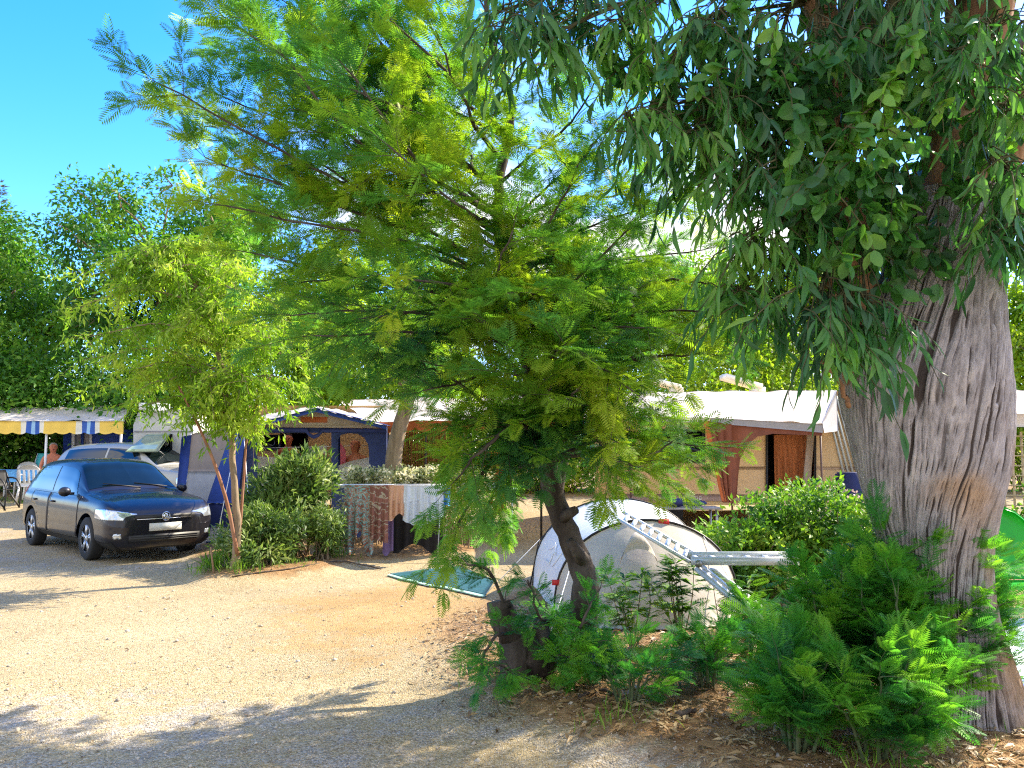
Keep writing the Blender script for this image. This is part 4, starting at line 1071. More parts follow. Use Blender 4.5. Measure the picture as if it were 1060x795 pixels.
# ------------------------------------------------------------------ striped sun canopy far left with table and chairs
def far_left():
    D = 19.6; DB = 22.5
    r = thing('striped_canopy', 'white canopy with yellow and blue striped edge at far left', 'canopy')
    canvas(W(-60, 436, D), W(128, 436, D), W(135, 421, DB), W(-60, 423, DB), 60, 20, .05, .02, seed=4.).build('roof', CANW, r, True, False)
    m = bpy.data.materials.new('striped_cloth'); nt, n, l, b = nodes_of(m)
    tc = n.new('ShaderNodeTexCoord'); sp = n.new('ShaderNodeSeparateXYZ'); l.new(tc.outputs['Object'], sp.inputs[0])
    mo = n.new('ShaderNodeMath'); mo.operation = 'MULTIPLY_ADD'; mo.inputs[1].default_value = 1 / 1.35; mo.inputs[2].default_value = .28; l.new(sp.outputs[0], mo.inputs[0])
    fr = n.new('ShaderNodeMath'); fr.operation = 'FRACT'; l.new(mo.outputs[0], fr.inputs[0])
    rp = n.new('ShaderNodeValToRGB'); rp.color_ramp.interpolation = 'CONSTANT'; e = rp.color_ramp.elements
    e[0].position = 0; e[0].color = (.82, .56, .10, 1); e[1].position = .42; e[1].color = (.75, .72, .6, 1)
    for p, c in ((.52, (.03, .1, .4)), (.62, (.3, .5, .7)), (.68, (.03, .1, .4)), (.76, (.75, .72, .6)), (.84, (.82, .56, .10))): q = e.new(p); q.color = (*c, 1)
    l.new(fr.outputs[0], rp.inputs[0]); l.new(rp.outputs[0], b.inputs['Base Color']); b.inputs['Roughness'].default_value = .8
    dr = drape(W(-60, 436, D - .02), W(128, 436, D - .02), .27, 12, .02, 120, 6, bottom=lambda u: .18 * np.abs(np.sin(u * 40)))
    dr.build('striped_valance', m, r, True, False)
    tp = [W(q, 434 if d < 20 else 424, d) for q, d in ((49, D + .05), (-40, D + .05), (126, D + .05), (130, DB - .1), (-50, DB - .1))]
    poles(r, PLASW, [((t[0], t[1], gz(t[0], t[1])), t) for t in tp], .03)
    base_at(r, W(49, 500, D)[0], D, gz(W(49, 500, D)[0], D))
    # blue cabin tent under it
    D2 = 20.6
    t = thing('cabin_tent', 'blue cabin tent with white framed door under the striped canopy', 'tent')
    m = MB(); m.pix([(66, 500), (66, 447), (72, 437), (122, 438), (124, 500)], D2, [[(76, 500), (76, 445), (79, 441.5), (94, 441.5), (94, 500)]], .02); m.build('front_wall', BLUEC, t, attr=False)
    m = MB(); m.pix([(74, 500), (74, 444), (78, 440), (95, 440), (95, 500), (92.5, 500), (92.5, 443), (79, 443), (77, 446), (77, 500)], D2 - .02, (), .015); m.build('door_frame', PANELW, t, attr=False)
    m = MB(); m.pix([(77, 500), (77, 444), (92, 444), (92, 500)], D2 + .08, (), .01); m.build('door', GREYC, t, attr=False)
    m = MB(); m.pix([(83.5, 500), (83.5, 444), (86.5, 444), (86.5, 500)], D2 + .05, (), .01); m.build('door_strip', BLUEC, t, attr=False)
    for q in (66, 124):
        a = W(q, 445, D2 + .02); m = MB(); m.grid(bil(a, a + (0, 1.9, .1), (a[0], a[1] + 1.9, gz(a[0], a[1] + 1.9)), (a[0], a[1], gz(a[0], a[1])), 8, 8), .01); m.build('side_wall', BLUEC, t, True, False)
    m = MB(); m.grid(bil(W(62, 446, D2 - .05), W(127, 442, D2 - .05), W(127, 438, D2 + 1.9), W(64, 439, D2 + 1.9), 10, 10), .01); m.build('roof', NAVY, t, True, False)
    base_at(t, W(95, 500, D2)[0], D2, gz(W(95, 500, D2)[0], D2))
    # table with blue cloth
    D3 = 18.9; c = W(20, 487, D3); g = gz(c[0], D3)
    tb = thing('table', 'white outdoor table under the blue cloth at far left', 'table')
    m = MB(); m.box((c[0] - .2, D3 + .3, c[2] - .02), (1.5, .8, .035)); m.build('tabletop', PLASW, tb, attr=False)
    for sx in (-.7, .45):
        for sy in (-.02, .62):
            m = MB(); m.bar((c[0] + sx, D3 + sy, g), (c[0] + sx, D3 + sy, c[2] - .03), .055); m.build('leg', PLASW, tb, attr=False)
    base_at(tb, c[0], D3, g)
    cl = MB(); cl.box((c[0] - .2, D3 + .3, c[2] + .004), (1.54, .84, .008))
    a, b = (c[0] - .97, D3 - .125, c[2] + .004), (c[0] + .57, D3 - .125, c[2] + .004)
    for mb_ in (drape(a, b, .26, 8, .015, 60, 8),): cl.add(mb_.v[0], [np.concatenate(x) for x in mb_.f.values()])
    cl = cl.build('tablecloth', mat('sky_blue_cloth', (.10, .36, .72), .7, var=.35, vscale=30), None, True, False); tag(own_origin(cl), 'sky blue tablecloth hanging over the far left table', 'tablecloth')
    def chair(x, y, rz, label):
        r = thing('plastic_chair', label, 'chair', (x, y, gz(x, y)), 'white plastic chairs at the far left table'); r.rotation_euler = (0, 0, rz)
        for sx in (-.23, .23):
            for sy in (-.22, .22):
                m = MB(); m.bar((sx * 1.1, sy * 1.15, 0), (sx * .9, sy * .85, .42), .045); m.build('leg', PLASW, r, attr=False)
        m = MB(); P = bil((-.25, -.25, .43), (.25, -.25, .43), (.23, .22, .41), (-.23, .22, .41), 8, 8); m.grid(P, .025); m.build('seat', PLASW, r, True, False)
        m = MB(); out = [(-.24, .4)] + [(.24 * math.cos(a), .72 + .16 * math.sin(a)) for a in np.linspace(math.pi, 0, 9)] + [(.24, .4)]
        m.plate(out, [[(x0, .48), (x0 + .05, .48), (x0 + .05, .76), (x0, .76)] for x0 in (-.17, -.075, .02, .115)], .025, (0, .22, 0), (1, 0, 0), (0, .14, 1), (0, 1, 0)); m.build('backrest', PLASW, r, attr=False)
        for s in (-1, 1):
            m = MB(); m.tube(spline([(s * .24, .24, .62), (s * .27, 0, .65), (s * .26, -.22, .62), (s * .25, -.24, .4)], 12), .02, 6); m.build('armrest', PLASW, r, True, False)
        return r
    p = W(34, 500, 18.5); chair(p[0], 18.5, R(195), 'white plastic chair in front of the blue tablecloth')
    p = W(22, 500, 20.1); chair(p[0], 20.1, R(10), 'white plastic chair behind the blue tablecloth')
    # folding chair with teal sling
    c = W(43, 480, 20.4); g = gz(c[0], c[1]); ch = thing('folding_chair', 'folding chair with a teal back behind the white canopy pole', 'chair')
    m = MB()
    for s in (-.25, .25):
        m.tube([(c[0] + s, c[1] - .25, g), (c[0] + s, c[1] + .25, g + 1.08)], .015, 6); m.tube([(c[0] + s, c[1] + .3, g), (c[0] + s, c[1] - .25, g + .45)], .015, 6)
    m.build('frame', ALU, ch, attr=False); TEAL = mat('teal_sling', (.05, .42, .46), .7)
    m = MB(); m.grid(bil((c[0] - .25, c[1] + .03, g + .55), (c[0] + .25, c[1] + .03, g + .55), (c[0] + .25, c[1] + .24, g + 1.08), (c[0] - .25, c[1] + .24, g + 1.08), 6, 6), .012); m.build('backrest', TEAL, ch, attr=False)
    m = MB(); m.grid(bil((c[0] - .25, c[1] - .25, g + .45), (c[0] + .25, c[1] - .25, g + .45), (c[0] + .25, c[1] + .03, g + .44), (c[0] - .25, c[1] + .03, g + .44), 6, 6), .012); m.build('seat', TEAL, ch, attr=False)
    base_at(ch, c[0], c[1], g)
    # dark folding chair at the very edge
    c = W(3, 500, 17.6); g = gz(c[0], c[1]); ch = thing('folding_chair', 'black folding chair at the far left edge before the table', 'chair')
    m = MB()
    for s in (-.26, .26):
        m.tube(spline([(c[0] - .3, c[1] + s, g), (c[0] - .02, c[1] + s, g + .45), (c[0] - .1, c[1] + s, g + .8)], 10), .018, 6); m.tube([(c[0] + .25, c[1] + s, g), (c[0] - .15, c[1] + s, g + .55)], .018, 6)
        m.tube(spline([(c[0] - .12, c[1] + s, g + .68), (c[0] + .12, c[1] + s, g + .66), (c[0] + .24, c[1] + s, g + .42), (c[0] + .22, c[1] + s, g)], 10), .018, 6)
    m.build('frame', BLACK, ch, True, False)
    m = MB(); m.grid(bil((c[0] - .2, c[1] - .26, g + .42), (c[0] + .2, c[1] - .26, g + .45), (c[0] + .2, c[1] + .26, g + .45), (c[0] - .2, c[1] + .26, g + .42), 6, 6), .012); m.build('seat', BLACK, ch, attr=False)
    m = MB(); m.grid(bil((c[0] - .05, c[1] - .26, g + .5), (c[0] - .12, c[1] - .26, g + .85), (c[0] - .12, c[1] + .26, g + .85), (c[0] - .05, c[1] + .26, g + .5), 6, 6), .012); m.build('backrest', BLACK, ch, attr=False)
    base_at(ch, c[0], c[1], g)
    # sitting person
    q = W(55, 470, 20.0); g = gz(q[0], 20.0)
    st = thing('stool', 'low wooden stool under the sitting person', 'stool', (q[0], 20.0, g))
    m = MB(); m.box((0, 0, .40), (.4, .4, .04)); m.build('seat', WOOD, st, attr=False)
    for sx in (-.16, .16):
        for sy in (-.16, .16):
            m = MB(); m.bar((sx * 1.2, sy * 1.2, 0), (sx, sy, .38), .04); m.build('leg', WOOD, st, attr=False)
    person('grey-haired person with bare shoulders sitting under the striped canopy', q[0], 20.0, g, R(30),
           dict(hip=.53, armR=((.26, -.1, .76), (.2, -.32, .62)), armL=((-.26, -.1, .76), (-.2, -.32, .62)), legR=((.12, -.43, .5), (.12, -.42, .07)), legL=((-.12, -.43, .5), (-.12, -.42, .07)), lean=-.03), HAIRG, SHORTSD)
far_left()
# ------------------------------------------------------------------ laundry rack and washing
def laundry():
    D = 11.75
    r = thing('drying_rack', 'white metal drying rack carrying the washing', 'drying rack')
    zt = W(0, 503, D)[2]; x0, x1 = W(357, 0, D)[0], W(463, 0, D)[0]
    m = MB()
    for y in (D, D + .13, D + .27, D + .4, D + .55): m.tube([(x0, y, zt), (x1, y, zt)], .006, 6)
    for x in (x0, (x0 + x1) / 2, x1): m.tube([(x, D, zt), (x, D + .55, zt)], .009, 6)
    m.build('rails', ALU, r, True, False)
    for x in (x0 + .08, x1 - .08):
        m = MB(); m.tube([(x, D - .08, gz(x, D - .08)), (x, D + .5, zt)], .009, 6); m.build('leg', STEEL, r, True, False)
        m = MB(); m.tube([(x + .03, D + .62, gz(x, D + .62)), (x + .03, D + .05, zt)], .009, 6); m.build('leg', STEEL, r, True, False)
    a, b = G(418, 577), W(436, 545, D + .2); m = MB(); m.tube([(a[0], a[1], gz(a[0], a[1])), b], .012, 6); m.build('brace', ALU, r, True, False)
    base_at(r, (x0 + x1) / 2, D + .25, gz((x0 + x1) / 2, D))
    def patterned(name, cols, sc):
        mm = bpy.data.materials.new(name); nt, n, l, bb = nodes_of(mm)
        tc = n.new('ShaderNodeTexCoord'); nz = n.new('ShaderNodeTexNoise'); nz.inputs['Scale'].default_value = sc * .6; nz.inputs['Distortion'].default_value = 2.5
        l.new(tc.outputs['Object'], nz.inputs[0]); mx = n.new('ShaderNodeMixRGB'); mx.inputs[0].default_value = .22; l.new(tc.outputs['Object'], mx.inputs[1]); l.new(nz.outputs['Color'], mx.inputs[2])
        w = n.new('ShaderNodeTexWave'); w.wave_type = 'RINGS'; w.inputs['Scale'].default_value = sc * .35; w.inputs['Distortion'].default_value = 6; l.new(mx.outputs[0], w.inputs[0])
        rp = n.new('ShaderNodeValToRGB'); e = rp.color_ramp.elements; rp.color_ramp.interpolation = 'CONSTANT'
        e[0].color = (*cols[0], 1); e[1].position = 1. / len(cols); e[1].color = (*cols[1], 1)
        for i, c in enumerate(cols[2:]): q = e.new((i + 2.) / len(cols)); q.color = (*c, 1)
        l.new(w.outputs[0], rp.inputs[0]); l.new(rp.outputs[0], bb.inputs['Base Color']); bb.inputs['Roughness'].default_value = .85; return mm
    SAR = patterned('turquoise_print', [(.24, .10, .075), (.12, .36, .40), (.10, .24, .29), (.42, .45, .40), (.20, .36, .37), (.30, .17, .13)], 9)
    SA2 = patterned('brown_print', [(.20, .085, .065), (.24, .10, .075), (.33, .29, .23), (.17, .07, .055)], 6)
    def hang(name, label, p0, p1, drop, m, folds, d, amp=.03, bottom=None, seed=0., cat='cloth', back=.25, flare=0.):
        a, b = W(p0, 502.5, d), W(p1, 502.5, d); a[2] = b[2] = zt + .012
        mb = drape(a, b, drop, folds, amp, 46, 24, .005, None, bottom, seed, flare)
        o = drape(a + (0, .012, 0), b + (0, .012, 0), back, folds, amp * .4, 46, 10, .005, None, None, seed + 2)
        mb.add(o.v[0], [np.concatenate(q) for q in o.f.values()])
        ob = mb.build(name, m, None, True, False); return tag(own_origin(ob), label, cat)
    hang('sarong', 'turquoise and brown patterned sarong hanging with pointed hem', 357, 387, .78, SAR, 4, D - .03, .035, lambda u: .25 * np.sin(u * 9) + .1, .3, 'sarong')
    hang('sarong', 'brown sarong with a pale square print hanging next to the turquoise one', 383, 402, .74, SA2, 3, D - .07, .03, lambda u: .12 * u, 1.2, 'sarong')
    hang('purple_cloth', 'long purple cloth hanging between brown sarong and peach cloth', 397, 408, .98, mat('purple_cotton', (.15, .10, .24), .85, var=.15), 1.5, D + .05, .012, lambda u: .04 * np.sin(u * 5), 2.)
    hang('peach_cloth', 'peach coloured cloth hanging on the drying rack', 402, 418, .46, mat('peach_cotton', (.52, .30, .2), .85, var=.1), 3, D - .05, .025, None, 1.)
    hang('pale_towel', 'pale blue towel with faint stripes hanging wide on the rack', 417, 459, .50, mat('pale_towelling', (.50, .56, .66), .9, var=.22, vscale=14, stretch=(1, .2, .12), bump=.3, bscale=90), 6, D - .05, .035, lambda u: .15 * np.sin(u * 4), .6, 'towel')
    hang('blue_cloth', 'bright blue cloth at the right end of the drying rack', 456, 466, .32, mat('bright_blue_cotton', (.04, .22, .52), .85, var=.3, vscale=12), 2, D - .02, .02, None, 1.5)
    hang('shadow_sheet', 'black sheet standing in for the dark shadow under the drying rack', 408, 459, 1.0, mat('shadow_black', (.009, .008, .01), .9, var=.2), 5, D + .3, .03, None, 2.6, 'sheet')  # dark shadow inside the rack, shaped as a hanging black cloth
laundry()
p = [G(404, 596), G(476, 588), G(512, 603), G(503, 618)]
m = MB(); P = bil(p[0], p[1], p[2], p[3], 30, 20); P[..., 2] = hz(P[..., 0], P[..., 1]) + .018; m.grid(P, .014)
mt = m.build('ground_mat', mat('teal_mat', (.007, .075, .09), .6, var=.25, vscale=5, bump=.3, bscale=50), None, True, False)
tag(own_origin(mt), 'teal ground mat with a mint edge lying left of the mimosa trunk', 'mat')
m = MB()
P = bil(p[0] + (-.03, -.07, 0), p[3] + (-.03, -.09, 0), p[3], p[0], 30, 4); P[..., 2] = hz(P[..., 0], P[..., 1]) + .024; m.grid(P, .012)
e = m.build('edge_strip', mat('mint_edge', (.32, .52, .42), .6, var=.15), mt, True, False); e.location = -mt.location

# ------------------------------------------------------------------ dome tent
def dome_tent():
    r = thing('dome_tent', 'silver and beige dome tent with black seams and red loops', 'tent')
    SIL = mat('silver_flysheet', (.76, .77, .80), .4, metal=.1, var=.06, bump=.35, bscale=4)
    BEI = mat('beige_tent_cloth', (.60, .53, .43), .75, var=.05, bump=.35, bscale=5, trans=.2)
    def hoop(L, Rr, top, n=28, lean=0.):
        L, Rr = np.asarray(L, float), np.asarray(Rr, float); t = np.linspace(0, math.pi, n)[:, None]
        mid = (L + Rr) / 2; h = (Rr - L) / 2
        P = mid - np.cos(t) * h; P[:, 2] = L[2] * (1 - t[:, 0] / math.pi) + Rr[2] * t[:, 0] / math.pi + top * np.sin(t[:, 0]) ** .82
        P[:, 1] += lean * np.sin(t[:, 0]); return P
    f2L, f2R = G(574, 633), G(764, 634); f1L, f1R = G(552, 606), G(730, 606)
    z2 = W(690, 545, 7.75)[2]; z1 = W(652, 525, 8.9)[2]
    h2 = hoop(f2L, f2R, z2, lean=-.15); h1 = hoop(f1L, f1R, z1)
    f0L, f0R = f1L + (.35, 1.3, 0), f1R + (-.25, 1.3, 0); h0 = hoop(f0L, f0R, .55)
    gl = G(598, 651); gr = G(745, 650); k = len(h2)
    fr = np.stack([gl + (gr - gl) * t for t in np.linspace(0, 1, k)]); fr[:, 1] -= .12 * np.sin(np.linspace(0, math.pi, k)); fr[:, 2] = hz(fr[:, 0], fr[:, 1]) + .02
    def loft(A, B, nu, bulge, out):
        t = np.linspace(0, 1, nu)[:, None, None]; P = (1 - t) * A[None] + t * B[None]
        P = P + np.asarray(out)[None, None] * bulge * 4 * (t * (1 - t)) * np.sin(np.linspace(0, math.pi, A.shape[0]))[None, :, None]
        s = np.linspace(0, 1, A.shape[0])[None, :]
        P[..., 2] += .008 * np.sin(s * 60 + t[..., 0] * 8) * (t * (1 - t))[..., 0] * 4; return P
    MB().grid(loft(h1, h2, 16, -.04, (0, 0, 1)), .006).build('flysheet', SIL, r, True, False)
    MB().grid(loft(h0, h1, 14, .10, (0, .2, 1)), .006).build('rear_flysheet', SIL, r, True, False)
    MB().grid(loft(h2, fr, 24, .10, (0, -1, .35)), .006).build('front_wall', BEI, r, True, False)
    for h in (h1, h2): MB().tube(h + (0, -.006, .004), .013, 6).build('seam', BLACK, r, True, False)
    MB().tube(h1[[0, 4, 8]] + (-.04, -.06, 0), .008, 5).build('pole', BLACK, r, True, False)
    MB().tube([h2[0] + (-.02, -.02, 0), G(595, 650)], .010, 5).build('pole', BLACK, r, True, False)
    # vent hood
    P = loft(h2, fr, 24, .10, (0, -1, .35)); i = 12; c = P[7, i]
    vh = MB(); t = np.linspace(0, math.pi, 10)
    fan = np.stack([c + (-.17 * np.cos(q), -.16, .13 * np.sin(q) - .10) for q in t]); apex = np.repeat((c + (0, .03, .16))[None], 10, 0)
    vh.grid(np.stack([apex * (1 - s) + fan * s + np.array((0, -.05, .05)) * 4 * s * (1 - s) for s in np.linspace(0, 1, 6)]), .006); vh.build('vent_hood', BEI, r, True, False)
    for a_, b_ in ((h1[5], G(500, 618)), (h2[19] + (0, 0, .01), G(790, 655)), (h2[6] + (0, 0, .01), G(566, 668))): MB().tube([a_, b_], .004, 4).build('guy_rope', PLASW, r, True, False)
    RED = mat('red_webbing', (.62, .03, .03), .6, var=.1)
    for q in (h2[15], h2[2] + (0, -.01, .02)):
        m = MB(); m.box(q + (0, -.02, 0), (.10, .02, .05)); m.build('loop', RED, r, attr=False)
    lg = MB()                                   # loose pale strokes printed low on the silver side
    Q = loft(h1, h2, 16, -.04, (0, 0, 1)); N_ = None
    for (a, b) in (((6, 3), (9, 3)), ((9, 3), (8, 5)), ((6, 4), (8, 5)), ((10, 4), (7, 5)), ((11, 3), (12, 5))):
        lg.tube([Q[a[0], a[1]] + (-.012, -.012, .008), Q[b[0], b[1]] + (-.012, -.012, .008)], .006, 4)
    lg.build('printed_mark', PLASW, r, attr=False)
    base_at(r, float((f2L[0] + f2R[0]) / 2), 8.3, gz(1.5, 8.3))
dome_tent()

# ------------------------------------------------------------------ folding ladder lying open between tent and saplings
def ladder():
    r = thing('folding_ladder', 'white metal folding ladder propped open in front of the dome tent', 'ladder')
    J = W(719, 581, 6.35)
    def section(a, b, w, rungs, name, rail=(.045, .03), side=None):
        a, b = np.asarray(a), np.asarray(b); d = unit(b - a); s = unit(np.cross(d, (0, 0, 1))) if side is None else unit(np.asarray(side, float))
        m = MB()
        for k in (-.5, .5): m.bar(a + s * w * k, b + s * w * k, *rail)
        o = m.build(name, ALU, r, attr=False)
        m = MB()
        for t in np.linspace(.08, .92, rungs): c = a + (b - a) * t; m.bar(c - s * w * .5, c + s * w * .5, .035, .022)
        m.build('rungs', ALU, o, attr=False)
    section(W(716, 577, 6.4), W(643, 534, 7.0), .19, 8, 'upper_section', (.022, .025), side=(.35, .9, .25))
    section(W(712, 578, 6.35), W(822, 578, 6.2), .22, 6, 'level_section', (.03, .06), side=(0, 1, 0.05))
    e = G(846, 690); section(W(723, 587, 6.3), e, .09, 5, 'support_section', (.04, .04), side=(.6, .8, 0))
    e2 = G(800, 640); m = MB(); m.bar(W(738, 590, 6.45), (e2[0], e2[1], gz(e2[0], e2[1])), .06, .035); m.build('strut', ALU, r, attr=False)
    m = MB(); m.lathe([(.001, -.15), (.028, -.15), (.028, .15), (.001, .15)], J, 14, 1); m.build('hinge', STEEL, r, attr=False)
    base_at(r, J[0], J[1], gz(J[0], J[1]))
ladder()

# ------------------------------------------------------------------ right edge: green chair, blue and white sheet, white canopy, lattice fence
def right_edge():
    D = 7.2; c = W(1048, 560, D); g = gz(c[0], D)
    r = thing('garden_chair', 'bright green plastic garden chair beside the eucalyptus trunk', 'chair')
    GRN = mat('bright_green_plastic', (.02, .48, .035), .3, var=.08, trans=.25)
    zt = W(0, 527, D)[2]; n, k = 16, 14
    u = np.linspace(-1, 1, n)[:, None]; v = np.linspace(0, 1, k)[None]
    wd = .19 + .20 * (1 - v) ** .9
    wd = wd * np.sqrt(np.clip(1 - (np.clip(v - .72, 0, 1) / .285) ** 2, .03, 1))
    P = np.stack((c[0] + u * wd, D + .10 - .10 * u ** 2 + .20 * v + 0 * u, g + .40 + v * (zt - g - .40) + 0 * u), -1)
    MB().grid(P, .02).build('backrest', GRN, r, True, False)
    m = MB(); P = bil((c[0] - .36, D - .42, g + .42), (c[0] + .36, D - .42, g + .42), (c[0] + .36, D + .1, g + .39), (c[0] - .36, D + .1, g + .39), 10, 10); m.grid(P, .03); m.build('seat', GRN, r, True, False)
    for sx in (-.33, .33):
        for sy in (-.4, .12):
            m = MB(); m.bar((c[0] + sx * 1.1, D + sy, g), (c[0] + sx, D + sy * .9, g + .40), .05); m.build('leg', GRN, r, attr=False)
        m = MB(); m.tube(spline([(c[0] + sx, D + .15, g + .66), (c[0] + sx * 1.12, D - .15, g + .64), (c[0] + sx * 1.08, D - .4, g + .6), (c[0] + sx, D - .42, g + .42)], 12), .025, 6); m.build('armrest', GRN, r, True, False)
    base_at(r, c[0], D, g)
    a = [G(1034, 664), G(1130, 655), G(1150, 712), G(1046, 712)]
    m = MB(); P = bil(a[3], a[2], a[1], a[0], 26, 20); u = np.linspace(0, 1, 26)[:, None]; v = np.linspace(0, 1, 20)[None]
    P[..., 2] = hz(P[..., 0], P[..., 1]) + .05 + .10 * v + .02 * np.sin(u * 13 + v * 5) + .012 * np.sin(v * 21 - u * 6); m.grid(P, .02)
    o = m.build('air_mattress', mat('white_blue_sheet', (.62, .68, .75), .5, var=.15, bump=.3, bscale=8), None, True, False); tag(own_origin(o), 'white sheet with blue border on the ground right of the trunk', 'sheet')
    m = MB(); P2 = bil(a[3] + (-.02, -.16, .02), a[2] + (0, -.16, .02), a[2] + (0, 0, .05), a[3] + (0, 0, .05), 26, 5); P2[..., 2] = hz(P2[..., 0], P2[..., 1]) + .03 + .03 * np.linspace(0, 1, 5)[None]; m.grid(P2, .025)
    b = m.build('border', mat('royal_blue_cloth', (.015, .12, .55), .5, var=.15), o, True, False); b.location = -o.location
    D = 13.5
    r = thing('canopy', 'white canopy roof partly hidden behind the eucalyptus trunk', 'canopy')
    canvas(W(1000, 428, D), W(1180, 428, D), W(1150, 404, D + 3), W(1030, 404, D + 3), 30, 16, .05, .01).build('roof', CANW, r, True, False)
    m = MB(); m.grid(bil(W(1000, 428, D - .02), W(1180, 428, D - .02), W(1180, 442, D - .02), W(1000, 442, D - .02), 30, 4), .006); m.build('valance', CANW, r, True, False)
    tp = [W(q, 428 if d < 15 else 407, d) for q, d in ((1003, D + .05), (1176, D + .05), (1034, D + 2.9), (1146, D + 2.9))]
    poles(r, STEEL, [((t[0], t[1], gz(t[0], t[1])), t) for t in tp], .025); base_at(r, W(1090, 0, D)[0], D + 1.5, gz(W(1090, 0, D)[0], D + 1.5))
    D = 14.0; m = MB(); x0, x1 = W(985, 0, D)[0], W(1200, 0, D)[0]; g = gz(x0, D); zt = W(0, 447, D)[2]
    f = thing('lattice_fence', 'pale wooden lattice fence below the white canopy at right', 'fence', group=None)
    for x in np.arange(x0, x1, .17): m.bar((x, D, g + .1), (x, D, zt), .035, .02)
    for z in np.arange(g + .15, zt, .17): m.bar((x0, D - .022, z), (x1, D - .022, z), .035, .02)
    LATT = mat('pale_lattice_wood', (.5, .42, .26), .7, var=.15)
    m.build('lattice', LATT, f, attr=False)
    for x in np.linspace(x0, x1, 4):
        m = MB(); m.box((x, D + .06, (g + zt) / 2), (.08, .08, zt - g + .1)); m.build('post', LATT, f, attr=False)
    base_at(f, (x0 + x1) / 2, D, g)
right_edge()

# navy bag / low items by the caravan
m = MB(); c = W(700, 520, 12.6); m.ball((c[0], c[1], c[2] + .0), (.17, .12, .07), 8); m.ball((c[0] + .28, c[1], c[2] - .01), (.2, .12, .05), 8)
bt = thing('side_table', 'low grey table standing before the cream caravan', 'table')
g = gz(c[0], c[1]); q = MB(); q.box((c[0] + .18, c[1] + .1, c[2] - .09), (1.0, .5, .03)); q.build('tabletop', GREYC, bt, attr=False)
for sx in (-.25, .6):
    for sy in (-.1, .3):
        q = MB(); q.bar((c[0] + sx, c[1] + sy, g), (c[0] + sx, c[1] + sy, c[2] - .1), .035); q.build('leg', STEEL, bt, attr=False)
base_at(bt, c[0] + .5, c[1], g)
o = m.build('travel_bag', NAVY, None, True, False); tag(own_origin(o), 'soft navy travel bag lying on the low grey table', 'bag')
m = MB(); a = G(222, 602); m.tube([a - (0, 0, .05), a + (-.02, 0, .16), a + (-.06, 0, .42)], [.016, .014, .01], 6); o = m.build('stake', WOOD, None, True, False); tag(own_origin(o), 'short brown wooden stake by the small tree', 'stake')
# ------------------------------------------------------------------ background trees
def bgtree(label, px, d, ytop, wpx, lm, n, k, L=(.13, .22), cat='tree', ybot=None, br=(.9, 1.5), name='tree', tm=LEAF, group='trees behind the pitches', hang=.3, thr=-.55, bm_=None, r0=.16):
    x = W(px, 0, d)[0]; g = gz(x, d); zt = W(px, ytop, d)[2]; zb = W(px, ybot, d)[2] - .5 if ybot else g + .3 * (zt - g)
    hw = wpx / 2 * d / F; c = np.array((x, d, (zt + zb) / 2)); rad = np.array((hw, min(hw, 2.4), (zt - zb) / 2))
    s = min(br[1], rad[2] * .75); blobs = auto_blobs(c, rad * np.array((.9, .9, .85)), k, (min(br[0], s * .7), s))
    return leafy_tree(name, label, cat, (x, d, g), (x + U(-.3, .3), d, zb + .55 * (zt - zb)), (U(-.3, .3), 0, 0), blobs, lm, bm_ or B_GREY, tm, L, n, r0, hang, group, 2.2, thr)

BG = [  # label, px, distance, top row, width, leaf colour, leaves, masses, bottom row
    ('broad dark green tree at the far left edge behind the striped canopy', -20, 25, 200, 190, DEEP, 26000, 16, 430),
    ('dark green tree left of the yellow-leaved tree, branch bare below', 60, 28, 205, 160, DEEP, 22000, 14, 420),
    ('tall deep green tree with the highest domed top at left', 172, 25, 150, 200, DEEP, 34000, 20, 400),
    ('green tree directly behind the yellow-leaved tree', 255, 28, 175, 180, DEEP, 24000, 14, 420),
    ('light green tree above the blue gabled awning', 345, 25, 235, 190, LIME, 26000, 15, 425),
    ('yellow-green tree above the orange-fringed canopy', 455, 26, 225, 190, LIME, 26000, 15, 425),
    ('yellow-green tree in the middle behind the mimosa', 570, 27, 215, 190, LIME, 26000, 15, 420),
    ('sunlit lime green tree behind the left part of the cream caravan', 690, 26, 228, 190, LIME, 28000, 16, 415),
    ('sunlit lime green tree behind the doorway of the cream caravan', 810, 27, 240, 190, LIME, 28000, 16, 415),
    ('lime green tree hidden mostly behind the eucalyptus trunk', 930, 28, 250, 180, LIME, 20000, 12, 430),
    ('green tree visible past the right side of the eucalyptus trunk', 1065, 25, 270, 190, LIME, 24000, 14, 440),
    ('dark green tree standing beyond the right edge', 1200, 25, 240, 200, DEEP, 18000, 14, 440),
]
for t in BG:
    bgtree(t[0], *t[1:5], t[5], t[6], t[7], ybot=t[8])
# pine far left
def pine():
    d = 48; x = W(8, 0, d)[0]; g = gz(x, d); zt = W(8, 186, d)[2]; r = thing('pine_tree', 'grey-green pine tip rising behind the far left trees', 'tree')
    m = MB(); m.tube([(x, d, g), (x, d, zt)], [.3, .03], 8); m.build('trunk', B_DARK, r, True, False)
    m = MB()
    for z in np.arange(g + 6, zt, .35):
        k = 30; rr = .25 + 1.6 * (zt - z) / (zt - g) * 2.0; a = U(0, 6.28, k); q = U(.2, 1, k)
        P = np.stack((x + np.cos(a) * rr * q, d + np.sin(a) * rr * q, z - .2 * q + U(-.2, .2, k)), 1); cards(m, SLIM, P, np.stack((np.cos(a), np.sin(a), .3 + 0 * a), 1), unit(rndv(k)), U(.25, .5, k))
    m.build('crown', PINE, r); base_at(r, x, d, g)
pine()
